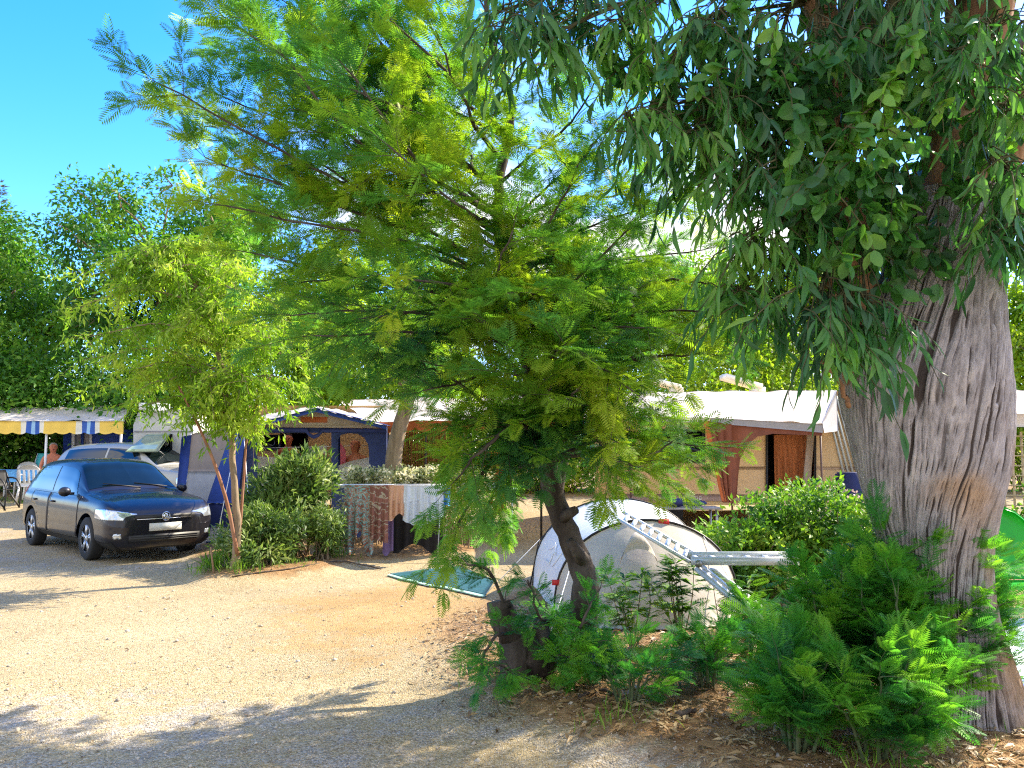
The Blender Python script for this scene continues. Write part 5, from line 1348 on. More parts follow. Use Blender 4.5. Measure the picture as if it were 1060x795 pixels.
# shrubs and low trees that close the view under the tree crowns
def bush(label, px, d, ytop, wpx, lm, n, L, k=6, tm=LEAF, ybot=None, name='bush', cat='bush', group=None, hang=.1, thr=-.7, deep=.8, br=None, freq=2.2):
    c0 = W(px, 0, d)[0]; g = gz(c0, d); zt = W(px, ytop, d)[2]; hw = wpx / 2 * d / F
    r = thing(name, label, cat, group=group); wood, leaf = MB(), MB(); h = zt - g
    lo, hi = br or (.34, .5)
    vol = 0; bl = []
    for i in range(k):
        s = U(lo, hi) * min(h, hw * 1.4); bl.append((np.array((c0 + U(-1, 1) * max(.02, hw - s * .8), d + U(-.5, .5) * deep, g + U(s * .7, max(s * .75, h - s * .85)))), (s, s, s)))
    bl[0] = (np.array((c0, d, zt - bl[0][1][0] * .85)), bl[0][1])
    for i, (c, rad) in enumerate(bl):
        cloud(leaf, c, rad, n // k, tm, L, hang, .3, i * 1.3 + px, thr, freq)
        for _ in range(5):
            b0 = np.array((c0 + U(-.3, .3) * hw, d + U(-.15, .15), g - .03)); e = c + unit(rng.normal(0, 1, 3)) * np.asarray(rad) * .8
            wood.tube(spline([b0, (b0 + e) / 2 + (0, 0, .08), e], 6), np.linspace(.014, .003, 6), 4, cap=False)
    wood.build('stems', B_GREY, r, True, False); leaf.build('foliage', lm, r)
    return base_at(r, c0, d, g)
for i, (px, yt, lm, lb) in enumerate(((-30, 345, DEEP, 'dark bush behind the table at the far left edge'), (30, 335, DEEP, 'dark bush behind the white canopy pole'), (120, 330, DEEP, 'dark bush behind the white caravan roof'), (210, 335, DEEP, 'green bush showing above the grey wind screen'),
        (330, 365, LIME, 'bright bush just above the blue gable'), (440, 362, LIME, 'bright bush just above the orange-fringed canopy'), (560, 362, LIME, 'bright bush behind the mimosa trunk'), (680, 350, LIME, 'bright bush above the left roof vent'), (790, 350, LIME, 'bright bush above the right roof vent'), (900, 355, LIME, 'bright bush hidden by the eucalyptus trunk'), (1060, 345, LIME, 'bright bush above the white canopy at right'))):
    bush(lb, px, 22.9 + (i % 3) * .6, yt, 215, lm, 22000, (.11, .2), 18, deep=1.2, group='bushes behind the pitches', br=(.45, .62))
bush('low green bush below the lattice fence at the right edge', 1058, 11.5, 492, 90, SHRUB, 6000, (.05, .09), 6)

# bark tree rising behind the variegated hedge
def bark_tree():
    d = 13.4; b = W(410, 560, d); g = gz(b[0], d); r = thing('tree', 'leaning grey-brown tree rising behind the variegated hedge', 'tree')
    m = MB(); pts = [(W(405, 500, d)[0], d, g - .1), W(407, 480, d), W(413, 445, d), W(422, 415, d), W(428, 380, d + .2), W(420, 340, d + .3)]
    m.tube(spline(pts, 18), np.linspace(.15, .09, 18), 12)
    lf = MB()
    for (px, py, dd, s) in ((380, 380, 13, .75), (440, 370, 13.4, .8), (340, 400, 13.0, .55), (480, 400, 13.8, .6), (400, 330, 13.8, .9), (350, 350, 13.8, .7)):
        e = W(px, py, dd); m.tube(spline([W(424, 400, d), (W(424, 390, d) + e) / 2 + (0, 0, .15), e], 8), np.linspace(.05, .01, 8), 6); cloud(lf, e, (s, s * .8, s * .6), 2200, LEAF, (.06, .11), .4, .2, px, -.3)
    m.build('trunk', B_GREY, r, True, False); lf.build('crown', LIME, r); base_at(r, b[0], d, g)
bark_tree()

# ------------------------------------------------------------------ small yellow-leaved tree by the car
def yellow_tree():
    d = 10.6; b = G(243, 592); d = b[1]; r = thing('young_tree', 'slender tree with pale yellow-green drooping leaves by the car', 'tree')
    w, lf = MB(), MB()
    tr = spline([b - (0, 0, .1), W(245, 540, d), W(242, 490, d + .05), W(238, 430, d + .1), W(228, 370, d + .15), W(205, 300, d + .2), W(190, 270, d + .2)], 30)
    w.tube(tr + rndv(30, .008), np.linspace(.055, .018, 30), 9)
    w2 = MB(); w2.tube(spline([W(246, 575, d - .03), W(236, 525, d - .08), W(222, 480, d - .15), W(205, 440, d - .2), W(185, 400, d - .25)], 20), np.linspace(.028, .012, 20), 7)
    w2.tube(spline([W(247, 570, d + .1), W(252, 500, d + .1), W(258, 440, d + .1), W(280, 390, d + .1)], 14), np.linspace(.022, .008, 14), 6)
    ends = [(95, 285, 0), (110, 345, -.3), (85, 350, .2), (130, 300, .3), (150, 265, 0), (190, 255, .2), (235, 265, .3), (270, 290, 0), (295, 320, .2), (300, 370, 0), (285, 410, -.2), (255, 395, -.4), (215, 400, -.4), (170, 395, -.3), (130, 385, -.2), (110, 400, .2), (190, 340, -.4), (230, 330, -.5), (160, 330, .5), (265, 345, .5), (205, 300, .5), (200, 430, -.3), (150, 420, 0), (235, 430, .2), (270, 440, .2), (75, 320, 0), (120, 270, .2), (310, 345, .2), (310, 400, .1), (180, 290, -.3), (250, 310, -.3), (140, 380, .4), (100, 370, -.2), (280, 350, -.4)]
    for i, (px, py, dd) in enumerate(ends):
        e = W(px, py, d + dd); st = tr[int(np.clip(28 - (py - 260) / 12, 13, 28))]
        mid = (st + e) / 2 + (0, 0, .22)
        P = spline([st, mid, e], 12); w.tube(P, np.linspace(.016, .004, 12), 5, cap=False)
        for t in np.linspace(.25, 1, 11):
            q = P[int(t * 11)]
            for _ in range(2):
                dr = unit(rng.normal(0, 1, 3) * (1, 1, .3) + (0, 0, .1)); L = U(.25, .5); m = 8; u = np.linspace(0, 1, m)[:, None]
                tw = q + dr * L * u - np.array((0, 0, 1.)) * L * .6 * u ** 2; w.tube(tw, np.linspace(.004, .0015, m), 3, cap=False)
                k = 23; ii = rng.integers(1, m, k); A = unit(rndv(k, .6) + dr * .3 - np.array((0, 0, .75))); cards(lf, SLIM, tw[ii] + rndv(k, .03), A, unit(rndv(k) + (0, -.3, .4)), U(.08, .14, k), np.clip(U(.1, .8) + U(-.2, .3, k), 0, 1))
    w.build('trunk', B_GREY, r, True, False); w2.build('side_stem', B_RED, r, True, False); lf.build('crown', YOUNG, r); base_at(r, *b)
yellow_tree()

# ------------------------------------------------------------------ bushes by the blue awning, hedge, shrub by the cream caravan
bush('tall leafy bush with pointed leaves in front of the blue awning', 318, 11.6, 468, 95, OLEA, 9000, (.10, .16), 8, SLIM, hang=-.5, group=None, deep=.5)
bush('lower dry-green bush at the foot of the small tree', 285, 10.7, 522, 86, OLEA, 8000, (.07, .12), 7, SLIM, hang=-.2, deep=.5)
bush('low bush between the pointed-leaf bush and the sarongs', 348, 11.3, 520, 60, OLEA, 5000, (.06, .1), 6, SLIM, deep=.4)
def hedge():
    r = thing('hedge', 'pale variegated hedge behind the drying rack', 'hedge'); lf, w = MB(), MB(); D = 12.75
    for px in range(362, 500, 9):
        c = W(px, 495 + U(-1.5, 2.5), D + U(-.15, .15)); g = gz(c[0], D)
        cloud(lf, c, (.22, .25, .17), 420, ROUND, (.04, .065), -.2, .2, px, -1.2)
        lf2 = c - (0, 0, .45); cloud(lf, lf2, (.22, .22, .38), 330, ROUND, (.04, .06), 0, .3, px, -1.)
        for _ in range(3): w.tube([(c[0] + U(-.1, .1), D + U(-.1, .1), g), c + rndv(1, .08)[0]], [.012, .004], 4, cap=False)
    w.build('stems', B_GREY, r, True, False); lf.build('foliage', PALE, r); x = W(430, 0, D)[0]; base_at(r, x, D, gz(x, D))
hedge()
for (lb, px, d, yt, wp, n) in (('bright green leafy shrub right in front of the caravan corner panel', 762, 8.6, 516, 112, 10000), ('bright green flowering shrub in front of the caravan door', 832, 9.0, 498, 125, 12000), ('dark leafy shrub beside the left edge of the eucalyptus trunk', 895, 9.2, 508, 60, 5000)):
    b = bush(lb, px, d, yt, wp, SHRUB, n, (.05, .09), 9, LEAF, hang=-.2, deep=.9, name='leafy_shrub', cat='shrub')
    if 'flowering' in lb:
        m = MB(); c = np.array((W(px, 0, d)[0], d, W(0, yt + 34, d)[2])); k = 260; P = c + unit(rndv(k)) * (.6, .45, .36) * U(.85, 1.05, k)[:, None]; P = P[P[:, 1] < d + .3]
        cards(m, ROUND, P, unit(rndv(len(P))), unit(rndv(len(P))), .035); o = m.build('blossoms', foliage('shrub_blossom', [(.5, .3, .3), (.65, .45, .42)], (1, 1, 1), .3), b); o.location = -b.location

# ------------------------------------------------------------------ the big mimosa
def mimosa():
    r = thing('mimosa_tree', 'large feathery mimosa with dark curved trunk in the middle', 'tree')
    w, lf, lf2 = MB(), MB(), MB()
    F1, F2, M = W(566, 478, 5.7), W(522, 272, 5.8), W(548, 385, 5.7)
    b = G(590, 668)
    tr = spline([b - (0, 0, .1), W(607, 620, 5.75), W(600, 580, 5.75), W(580, 535, 5.7), F1, W(556, 430, 5.7), M, W(530, 320, 5.8), F2], 40)
    rad = np.interp(np.linspace(0, 1, 40), [0, .12, .3, .45, .6, 1], [.14, .10, .082, .074, .06, .045])
    tk = MB(); tr2 = tr + rndv(40, .007); tk.tube(tr2, rad, 14)
    tk.tube(spline([W(603, 600, 5.75), W(590, 560, 5.9), W(578, 520, 6.0), W(590, 460, 6.2), W(615, 400, 6.3)], 18), np.linspace(.05, .02, 18), 8)
    tk.tube(spline([b + (-.05, .0, 0), W(560, 690, 5.6), W(545, 660, 5.6)], 8), np.linspace(.12, .07, 8), 8)
    for (p, q) in (((566, 480), (575, 470)), ((583, 535), (596, 528)), ((604, 580), (590, 560))):
        tk.tube([W(*p, 5.65), W(*q, 5.55)], [.05, .03], 8)
    # old cut stem
    sb = G(536, 702); st = MB(); P = spline([sb - (0, 0, .1), sb + (-.02, 0, .25), W(523, 645, sb[1] - .0), W(517, 622, sb[1])], 14); st.tube(P + rndv(14, .008), np.linspace(.12, .085, 14), 12)
    st.tube(spline([sb + (.12, .05, -.1), sb + (.16, .05, .2), W(560, 640, sb[1] + .1)], 8), np.linspace(.08, .05, 8), 8)
    def limb(pts, r0=.035, r1=.010, **k):
        spray(w, k.pop('leaf', lf), [p if isinstance(p, np.ndarray) else W(*p) for p in pts], r0, r1, **k)
    k = dict(step=.08, tl=(.25, .58), fl=(.11, .20), fs=.0225)
    top = spline([F2, W(515, 200, 5.8), W(528, 110, 5.9), W(505, 20, 5.9), W(500, -90, 5.9)], 30)
    w.tube(top + rndv(30, .008), np.linspace(.05, .012, 30), 8)
    LD = np.vstack((tr[26:], top[1:]))            # points of the upper stem where limbs leave
    ends = [  # first bend, tip; how far up the stem the limb leaves (0..1)
        ((420, 110, 5.6), (300, 5, 5.5), .5), ((450, 90, 5.2), (350, -30, 5.0), .6), ((400, 120, 6.0), (240, 60, 6.1), .45), ((380, 150, 5.6), (230, 100, 5.5), .38), ((440, 130, 5.3), (360, 90, 4.9), .5), ((470, 150, 6.3), (380, 110, 6.7), .5), ((430, 210, 6.2), (340, 190, 6.5), .35),
        ((380, 130, 5.3), (235, 20, 5.0), .45), ((320, 165, 5.2), (165, 85, 5.0), .3), ((440, 60, 5.9), (375, -70, 5.8), .7), ((520, 60, 6.2), (460, -70, 6.3), .8), ((575, 190, 5.9), (650, 112, 5.8), .42),
        ((620, 235, 5.8), (715, 200, 5.7), .3), ((390, 245, 5.1), (235, 215, 4.7), .22), ((400, 290, 5.6), (262, 262, 5.7), .15), ((380, 70, 6.4), (285, -60, 6.5), .6), ((410, 60, 5.3), (320, -90, 5.0), .6),
        ((360, 150, 4.9), (262, 20, 4.6), .4), ((570, 60, 6.3), (570, -60, 6.4), .7), ((320, 190, 6.1), (190, 120, 6.2), .35), ((480, 110, 5.0), (430, -10, 4.7), .55), ((370, 240, 6.3), (222, 205, 6.5), .28),
        ((440, 170, 4.9), (350, 60, 4.5), .45), ((470, 210, 4.8), (400, 150, 4.4), .35), ((580, 130, 5.3), (620, 80, 5.0), .5), ((430, 120, 5.9), (320, 40, 5.9), .5), ((400, 200, 5.6), (300, 150, 5.6), .4), ((560, 230, 5.0), (600, 170, 4.7), .3), ((480, 60, 5.5), (420, -60, 5.4), .7), ((350, 100, 5.7), (250, 30, 5.7), .5), ((340, 220, 5.5), (215, 165, 5.4), .3), ((640, 200, 6.2), (700, 150, 6.3), .4),
        ((450, 345, 5.1), (325, 350, 4.8), .06), ((640, 320, 5.5), (752, 322, 5.3), .08), ((660, 370, 5.3), (735, 365, 5.2), .0), ((430, 325, 6.4), (330, 315, 6.7), .1), ((610, 285, 6.3), (730, 258, 6.5), .16),
        ((470, 290, 4.9), (400, 285, 4.5), .15), ((600, 300, 5.0), (655, 235, 4.8), .18), ((600, 350, 4.9), (655, 405, 4.6), .04), ((480, 400, 5.2), (440, 405, 5.1), .0), ((680, 335, 6.0), (750, 345, 6.3), .08), ((470, 375, 6.2), (400, 365, 6.5), .02),
        ((620, 365, 5.6), (690, 355, 5.4), .03), ((640, 300, 5.9), (720, 310, 5.8), .1), ((600, 420, 5.9), (660, 440, 5.9), .0), ((610, 330, 5.2), (680, 340, 4.9), .06), ((600, 260, 5.6), (660, 275, 5.4), .2), ((540, 330, 5.0), (560, 300, 4.6), .1), ((520, 360, 5.0), (500, 330, 4.6), .08), ((560, 380, 5.0), (590, 360, 4.6), .04), ((510, 300, 5.0), (530, 240, 4.6), .16), ((480, 340, 5.3), (370, 330, 5.0), .1), ((400, 310, 5.3), (305, 325, 5.2), .12), ((690, 300, 5.8), (770, 300, 5.8), .12), ((380, 300, 6.0), (295, 295, 6.1), .14), ((560, 260, 5.4), (580, 210, 5.3), .25)]
    for (bend, tip, t) in ends:
        st_ = LD[int(t * (len(LD) - 1))]; bd = W(*bend); q1 = st_ * .55 + bd * .45 + np.array((0, 0, U(-.02, .12))) + rndv(1, .05)[0]
        limb([st_, q1, bd + rndv(1, .05)[0], tip], U(.014, .024), .005, t0=.18, droop=.06 if t > .2 else .12, **k)
    lowl = [[F1, (635, 452, 5.4), (722, 462, 5.2)], [F1, (600, 440, 5.2), (645, 480, 5.0), (698, 458, 5.0)], [F1, (510, 425, 5.4), (465, 390, 5.2), (425, 372, 5.2)],
        [F1, (510, 480, 5.3), (485, 520, 5.2), (468, 560, 5.2)], [F1, (525, 490, 5.9), (497, 540, 6.0)], [F1, (620, 470, 5.6), (675, 490, 5.6)], [F1, (540, 440, 5.0), (500, 465, 4.8), (472, 495, 4.8)],
        [F1, (580, 430, 5.0), (600, 400, 4.7)], [F1, (550, 440, 5.1), (540, 400, 4.7), (530, 380, 4.6)], [F1, (590, 450, 5.3), (620, 440, 4.9)], [F1, (540, 450, 5.4), (510, 440, 5.0), (480, 430, 4.9)], [F1, (560, 430, 5.2), (570, 400, 4.8)], [F1, (640, 460, 6.0), (690, 468, 6.2)], [F1, (520, 470, 5.6), (500, 500, 5.4)]]
    for p in lowl: limb(p, .018, .005, t0=.15, droop=.12, **k)
    low = [[W(528, 640, sb[1]), (505, 590, 5.35), (478, 585, 5.2)], [sb + (0, 0, .3), (512, 660, 5.2), (498, 690, 5.1)], [b + (0, 0, .2), (560, 640, 5.4), (548, 600, 5.3)],
           [b + (0, 0, .1), (590, 680, 5.2), (612, 665, 5.1)], [b + (.1, 0, .1), (615, 690, 5.3), (622, 660, 5.3)], [sb, (522, 690, 5.0), (505, 685, 4.9)],
           [b + (.05, -.1, .1), (600, 650, 5.2), (620, 610, 5.3)]]
    for p in low: limb(p, .014, .006, t0=.15, droop=.15, step=.06, tl=(.12, .26), fl=(.09, .15), fs=.026, leaf=lf2)
    tk.build('trunk', B_DARK, r, True, False); st.build('cut_stem', B_DARK, r, True, False); w.build('branches', B_DARK, r, True, False); lf.build('crown', MIM, r); lf2.build('basal_shoots', MIMY, r)
    base_at(r, *b); print('mimosa fronds', lf.n)
mimosa()

GSTEM = bark('green_stem', [(.06, .09, .04), (.10, .13, .06), (.15, .16, .09)], 9, .3, .2)
def sapling(label, px, py, d, h, n, spread, name='mimosa_sapling', tm=FRONDB, lm=MIMY, fl=(.10, .18), lean=(0, 0), group=None):
    b = G(px, py); r = thing(name, label, 'sapling', group=group); w, lf = MB(), MB()
    for i in range(n):
        a = U(0, 6.28); s = U(.2, 1) * spread; e = b + np.array((math.cos(a) * s + lean[0] * h, math.sin(a) * s * .8 + lean[1] * h, h * U(.5, .92) * (1 - .25 * (s / spread))))
        st = b + np.array((math.cos(a) * s * .25, math.sin(a) * s * .25, -.03))
        spray(w, lf, [st, st * .5 + e * .5 + (0, 0, .12 * h), e], .011, .004, t0=.2, step=.07, tl=(.14, .34), fl=fl, fs=.026, droop=.12, tm=tm)
    w.build('stems', GSTEM, r, True, False); lf.build('foliage', lm, r); return base_at(r, *b)
sapling('dense feathery mimosa sapling hiding the foot of the eucalyptus', 935, 755, 4.2, 1.26, 22, .44)
sapling('feathery mimosa sapling left of the dense one, ladder end in its leaves', 855, 745, 4.3, .92, 15, .40)
sapling('low spreading mimosa sapling at the bottom edge', 822, 775, 4.3, .66, 13, .37)
sapling('low bushy mimosa sapling right of the spreading one at the bottom edge', 905, 785, 4.1, .62, 12, .36)
sapling('tall thin mimosa sapling reaching across the eucalyptus bark', 985, 740, 4.2, 1.3, 15, .32)
sapling('mimosa sapling with pale young fronds behind the ladder', 775, 690, 5.6, .5, 7, .3)
sapling('small bright feathery seedling on the needle litter', 650, 728, 4.9, .36, 6, .2)
sapling('small seedling between ladder and needle litter', 735, 712, 5.2, .45, 6, .25)
sapling('slim mimosa sapling at the right side of the trunk base', 1000, 738, 4.25, 1.05, 10, .26)
def shootplant(label, px, py, h, n):
    b = G(px, py); r = thing('seedling', label, 'plant', group=None); w, lf = MB(), MB()
    for i in range(n):
        e = b + np.array((U(-.22, .22), U(-.15, .15), h * U(.6, 1))); P = spline([b - (0, 0, .03), b * .5 + e * .5 + rndv(1, .03)[0], e], 10); w.tube(P, np.linspace(.007, .002, 10), 4, cap=False)
        for t in (4, 6, 8, 9):
            k = 7; a = U(0, 6.28, k); A = unit(np.stack((np.cos(a), np.sin(a), U(-.1, .6, k)), 1)); cards(lf, SLIM, np.repeat(P[t:t + 1], k, 0), A, unit(rndv(k, .3) + (0, 0, 1)), U(.09, .16, k))
            cards(lf, FROND, np.repeat(P[t:t + 1], 3, 0), A[:3], unit(rndv(3, .3) + (0, 0, 1)), U(.10, .16, 3))
    w.build('stems', B_GREY, r, True, False); lf.build('foliage', SHRUB, r); base_at(r, *b)
shootplant('spindly young plant in front of the beige tent wall', 705, 668, .75, 8)
shootplant('spindly young plant at the lower left corner of the tent', 655, 672, .62, 6)
shootplant('spindly young plant nearest the ladder leg', 755, 672, .55, 6)

# ------------------------------------------------------------------ the eucalyptus
def eucalyptus():
    r = thing('eucalyptus_tree', 'massive eucalyptus with pale twisted furrowed bark and drooping leaves', 'tree')
    d0 = 4.8
    prof = [(800, 948, 1105), (760, 955, 1088), (735, 957, 1064), (700, 956, 1048), (660, 950, 1034), (620, 938, 1024), (570, 918, 1021), (520, 899, 1030), (480, 888, 1040), (440, 878, 1042), (400, 869, 1043), (350, 884, 1039), (300, 905, 1036), (250, 925, 1034), (200, 938, 1030)]
    ys = np.array([p[0] for p in prof], float)[::-1]; lx = np.array([p[1] for p in prof], float)[::-1]; rx = np.array([p[2] for p in prof], float)[::-1]
    m, n = 480, 780
    py = np.linspace(790, 200, m); L = np.interp(py, ys, lx); Rr = np.interp(py, ys, rx)
    ker = np.ones(27) / 27; L = np.convolve(np.pad(L, 13, 'edge'), ker, 'valid'); Rr = np.convolve(np.pad(Rr, 13, 'edge'), ker, 'valid')
    a = np.linspace(.5 * math.pi, 2.5 * math.pi, n, endpoint=False); V = np.zeros((m, n, 3))
    def vnoise(uu, vv, pu, seed):              # value noise, periodic in u with pu cells
        gsz = 64; tb = np.random.default_rng(seed).random((gsz, pu)); u0 = np.floor(uu).astype(int); v0 = np.floor(vv).astype(int); fu = uu - u0; fv = vv - v0
        fu = fu * fu * (3 - 2 * fu); fv = fv * fv * (3 - 2 * fv)
        q = lambda i, j: tb[j % gsz, i % pu]
        return (q(u0, v0) * (1 - fu) + q(u0 + 1, v0) * fu) * (1 - fv) + (q(u0, v0 + 1) * (1 - fu) + q(u0 + 1, v0 + 1) * fu) * fv
    AA, PY = np.meshgrid(a, py); hgt = (800 - PY) / 600
    tw = AA / (2 * math.pi) - hgt * .36 - .05 * np.sin(hgt * 4)
    wv = tw + .016 * (vnoise(tw * 20, hgt * 9, 20, 9) - .5) + .006 * (vnoise(tw * 60, hgt * 30, 60, 19) - .5)
    n1 = vnoise(wv * 110, hgt * 9, 110, 1); n2 = vnoise(wv * 190, hgt * 17, 190, 2); n3 = vnoise(tw * 14, hgt * 4, 14, 3); n4 = vnoise(wv * 300, hgt * 34, 300, 4); n6 = vnoise(wv * 60, hgt * 42, 60, 6); n5 = vnoise(wv * 40, hgt * 6, 40, 5)
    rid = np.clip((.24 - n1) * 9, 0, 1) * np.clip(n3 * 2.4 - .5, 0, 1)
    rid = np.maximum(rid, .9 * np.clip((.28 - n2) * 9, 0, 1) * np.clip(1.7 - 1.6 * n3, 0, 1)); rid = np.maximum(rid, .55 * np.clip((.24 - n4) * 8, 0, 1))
    low_ = np.clip((PY - 640) / 150, 0, 1)
    big = .03 * np.sin(tw * 2 * math.pi * 4 + .6) + .008 * np.sin(tw * 2 * math.pi * 9 + 1.7)
    for i in range(m):
        c = W((L[i] + Rr[i]) / 2, py[i], d0); rad = (Rr[i] - L[i]) / 2 * d0 / F
        fl = 1 + big[i] * (.7 + 2.6 * low_[i]) + .05 * (n3[i] - .5)
        rr_ = rad * .985 * fl - .015 * rid[i] + .006 * (n5[i] - .5) + .006 * (n1[i] - .5) + .008 * (n2[i] - .5) + .008 * (n4[i] - .5) + .007 * (n6[i] - .5)
        V[i, :, 0] = c[0] + np.cos(a) * rr_; V[i, :, 1] = c[1] + np.sin(a) * rr_ * .9; V[i, :, 2] = c[2]
    tk = MB(); i = np.arange(m - 1)[:, None] * n; j = np.arange(n)[None]; j2 = (j + 1) % n
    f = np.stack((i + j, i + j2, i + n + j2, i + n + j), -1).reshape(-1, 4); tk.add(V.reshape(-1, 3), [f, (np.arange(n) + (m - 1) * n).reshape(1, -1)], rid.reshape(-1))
    # material: lilac grey and cream plates, dark furrows winding round the trunk, orange inner bark
    mt = bpy.data.materials.new('eucalyptus_bark'); nt, nn, l, b = nodes_of(mt)
    tc = nn.new('ShaderNodeTexCoord'); mp = nn.new('ShaderNodeMapping'); mp.inputs['Rotation'].default_value = (0, R(17), 0); mp.inputs['Scale'].default_value = (1, 1, .10); mp.vector_type = 'TEXTURE'
    mp.inputs['Scale'].default_value = (1, 1, 9.)
    l.new(tc.outputs['Object'], mp.inputs[0])
    def noi(sc, det, ro=.6, dist=0, src=mp.outputs[0]):
        q = nn.new('ShaderNodeTexNoise'); q.inputs['Scale'].default_value = sc; q.inputs['Detail'].default_value = det; q.inputs['Roughness'].default_value = ro; q.inputs['Distortion'].default_value = dist; l.new(src, q.inputs[0]); return q.outputs[0]
    def ramp(src, st, ip=None):
        q = nn.new('ShaderNodeValToRGB'); e = q.color_ramp.elements; e[0].position, e[0].color = st[0][0], (*st[0][1], 1); e[1].position, e[1].color = st[1][0], (*st[1][1], 1)
        for p, c in st[2:]: z = e.new(p); z.color = (*c, 1)
        l.new(src, q.inputs[0]); return q.outputs[0]
    ba = nn.new('ShaderNodeAttribute'); ba.attribute_name = 'bark_flow'
    def flow(su, sv, det, ro):
        q = nn.new('ShaderNodeMapping'); q.inputs['Scale'].default_value = (su, sv, 1); l.new(ba.outputs['Vector'], q.inputs[0]); return noi(1, det, ro, 0, q.outputs[0])
    n2, n3, fib = flow(40, 12, 6, .7), noi(1.7, 3, .5, 0, tc.outputs['Object']), flow(170, 40, 5, .75)
    basec = ramp(n2, [(.28, (.20, .17, .17)), (.42, (.345, .31, .315)), (.55, (.455, .415, .425)), (.68, (.57, .51, .48))])
    org = ramp(n3, [(.50, (0, 0, 0)), (.66, (1, 1, 1))]); mx = nn.new('ShaderNodeMixRGB'); l.new(org, mx.inputs[0]); l.new(basec, mx.inputs[1]); mx.inputs[2].default_value = (.44, .30, .20, 1)
    fc = ramp(fib, [(.3, (.55, .53, .52)), (.5, (1, 1, 1)), (.7, (1.15, 1.13, 1.1))]); m3 = nn.new('ShaderNodeMixRGB'); m3.blend_type = 'MULTIPLY'; m3.inputs[0].default_value = 1; l.new(mx.outputs[0], m3.inputs[1]); l.new(fc, m3.inputs[2])
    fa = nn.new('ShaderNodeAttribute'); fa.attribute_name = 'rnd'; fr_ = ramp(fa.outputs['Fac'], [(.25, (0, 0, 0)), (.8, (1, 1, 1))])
    m2 = nn.new('ShaderNodeMixRGB'); l.new(fr_, m2.inputs[0]); l.new(m3.outputs[0], m2.inputs[1]); m2.inputs[2].default_value = (.085, .066, .06, 1)   # darker brown mixed in along the sunken splits
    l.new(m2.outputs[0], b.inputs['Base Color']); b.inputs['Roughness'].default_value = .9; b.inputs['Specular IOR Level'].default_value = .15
    ad = nn.new('ShaderNodeMath'); ad.operation = 'ADD'; l.new(fib, ad.inputs[0]); l.new(n2, ad.inputs[1])
    bp = nn.new('ShaderNodeBump'); bp.inputs['Strength'].default_value = .9; bp.inputs['Distance'].default_value = .02; l.new(ad.outputs[0], bp.inputs['Height']); l.new(bp.outputs[0], b.inputs['Normal'])
    # upper stems
    ORB = bark('peeling_bark', [(.22, .11, .06), (.34, .18, .10), (.42, .26, .17)], 9, .12, .5)
    up = MB()
    for pts, r0, r1 in (([(975, 330, 4.8), (985, 200, 4.75), (1000, 90, 4.8), (1030, -40, 4.8), (1060, -300, 5.0)], .20, .13), ([(905, 340, 4.85), (880, 270, 4.8), (865, 150, 4.7), (850, 0, 4.6), (820, -220, 4.5)], .13, .08), ([(890, 400, 4.75), (868, 350, 4.65), (858, 300, 4.6), (852, 250, 4.6)], .06, .02),
                        ([(1000, 300, 5.1), (1040, 150, 5.4), (1100, -50, 5.7), (1150, -260, 6.0)], .16, .09), ([(880, 420, 4.4), (862, 385, 4.35), (852, 372, 4.3)], .014, .008)):
        p = spline([W(*q) for q in pts], 24); up.tube(p + rndv(24, .01), np.linspace(r0, r1, 24), 12)
    w, lf, jf = MB(), MB(), MB()
    def hang_twig(q, d, L, k, fl, rn, leafmb, tm, hang):
        mm = 9; u = np.linspace(0, 1, mm)[:, None]; pt = q + d * L * u - np.array((0, 0, 1.)) * L * .9 * u ** 1.8 + rndv(mm, .008) * u
        w.tube(pt, np.linspace(.005, .0018, mm), 4, cap=False)
        t = np.sort(U(.15, 1, k)) * (mm - 1); i0 = np.minimum(t.astype(int), mm - 2); fr = (t - i0)[:, None]; P = pt[i0] * (1 - fr) + pt[i0 + 1] * fr
        T = unit(np.gradient(pt, axis=0))[i0]; A = unit(T * .5 + rndv(k, .42) - np.array((0, 0, hang))); N = unit(rndv(k, .8) + (0, -.5, .2))
        cards(leafmb, tm, P, A, N, U(fl[0], fl[1], k), np.clip(rn + U(-.25, .3, k), 0, 1))
    # clusters: pixel centre, distance, size (m), leafy twigs, leaf kind
    CL = [(520, 10, 4.3, .30, 12), (560, 40, 4.3, .22, 8), (590, -10, 4.4, .4, 14), (640, 20, 4.5, .35, 14), (690, 60, 4.5, .35, 15), (650, 120, 4.4, .18, 8), (705, 140, 4.4, .25, 10), (750, 110, 4.4, .4, 16), (800, 60, 4.4, .4, 16), (740, 20, 4.4, .4, 14),
          (780, 170, 4.3, .35, 16), (820, 150, 4.3, .25, 8), (780, 250, 4.3, .22, 12), (800, 290, 4.4, .22, 12), (765, 300, 4.4, .14, 8), (820, 230, 4.3, .22, 8), (850, 300, 4.1, .22, 12), (870, 345, 4.1, .16, 9), (895, 310, 4.05, .18, 9), (845, 40, 4.2, .3, 8), (900, -10, 4.2, .3, 8), (960, 10, 4.1, .35, 12),
          (1030, 30, 4.1, .35, 14), (1050, 110, 4.1, .3, 12), (1040, 180, 4.05, .22, 12), (1050, 235, 4.05, .18, 10), (1075, 200, 4.3, .35, 14), (1000, 70, 4.0, .2, 8), (820, -60, 4.4, .5, 16), (920, -80, 4.3, .5, 16), (700, -60, 4.6, .5, 14), (1040, -80, 4.4, .5, 14), (600, -90, 4.8, .5, 10)]
    LB = [W(865, 150, 4.7), W(850, 0, 4.6), W(1000, 90, 4.8), W(1030, -40, 4.8), W(890, 260, 4.7), W(985, 200, 4.75), W(820, -220, 4.5)]
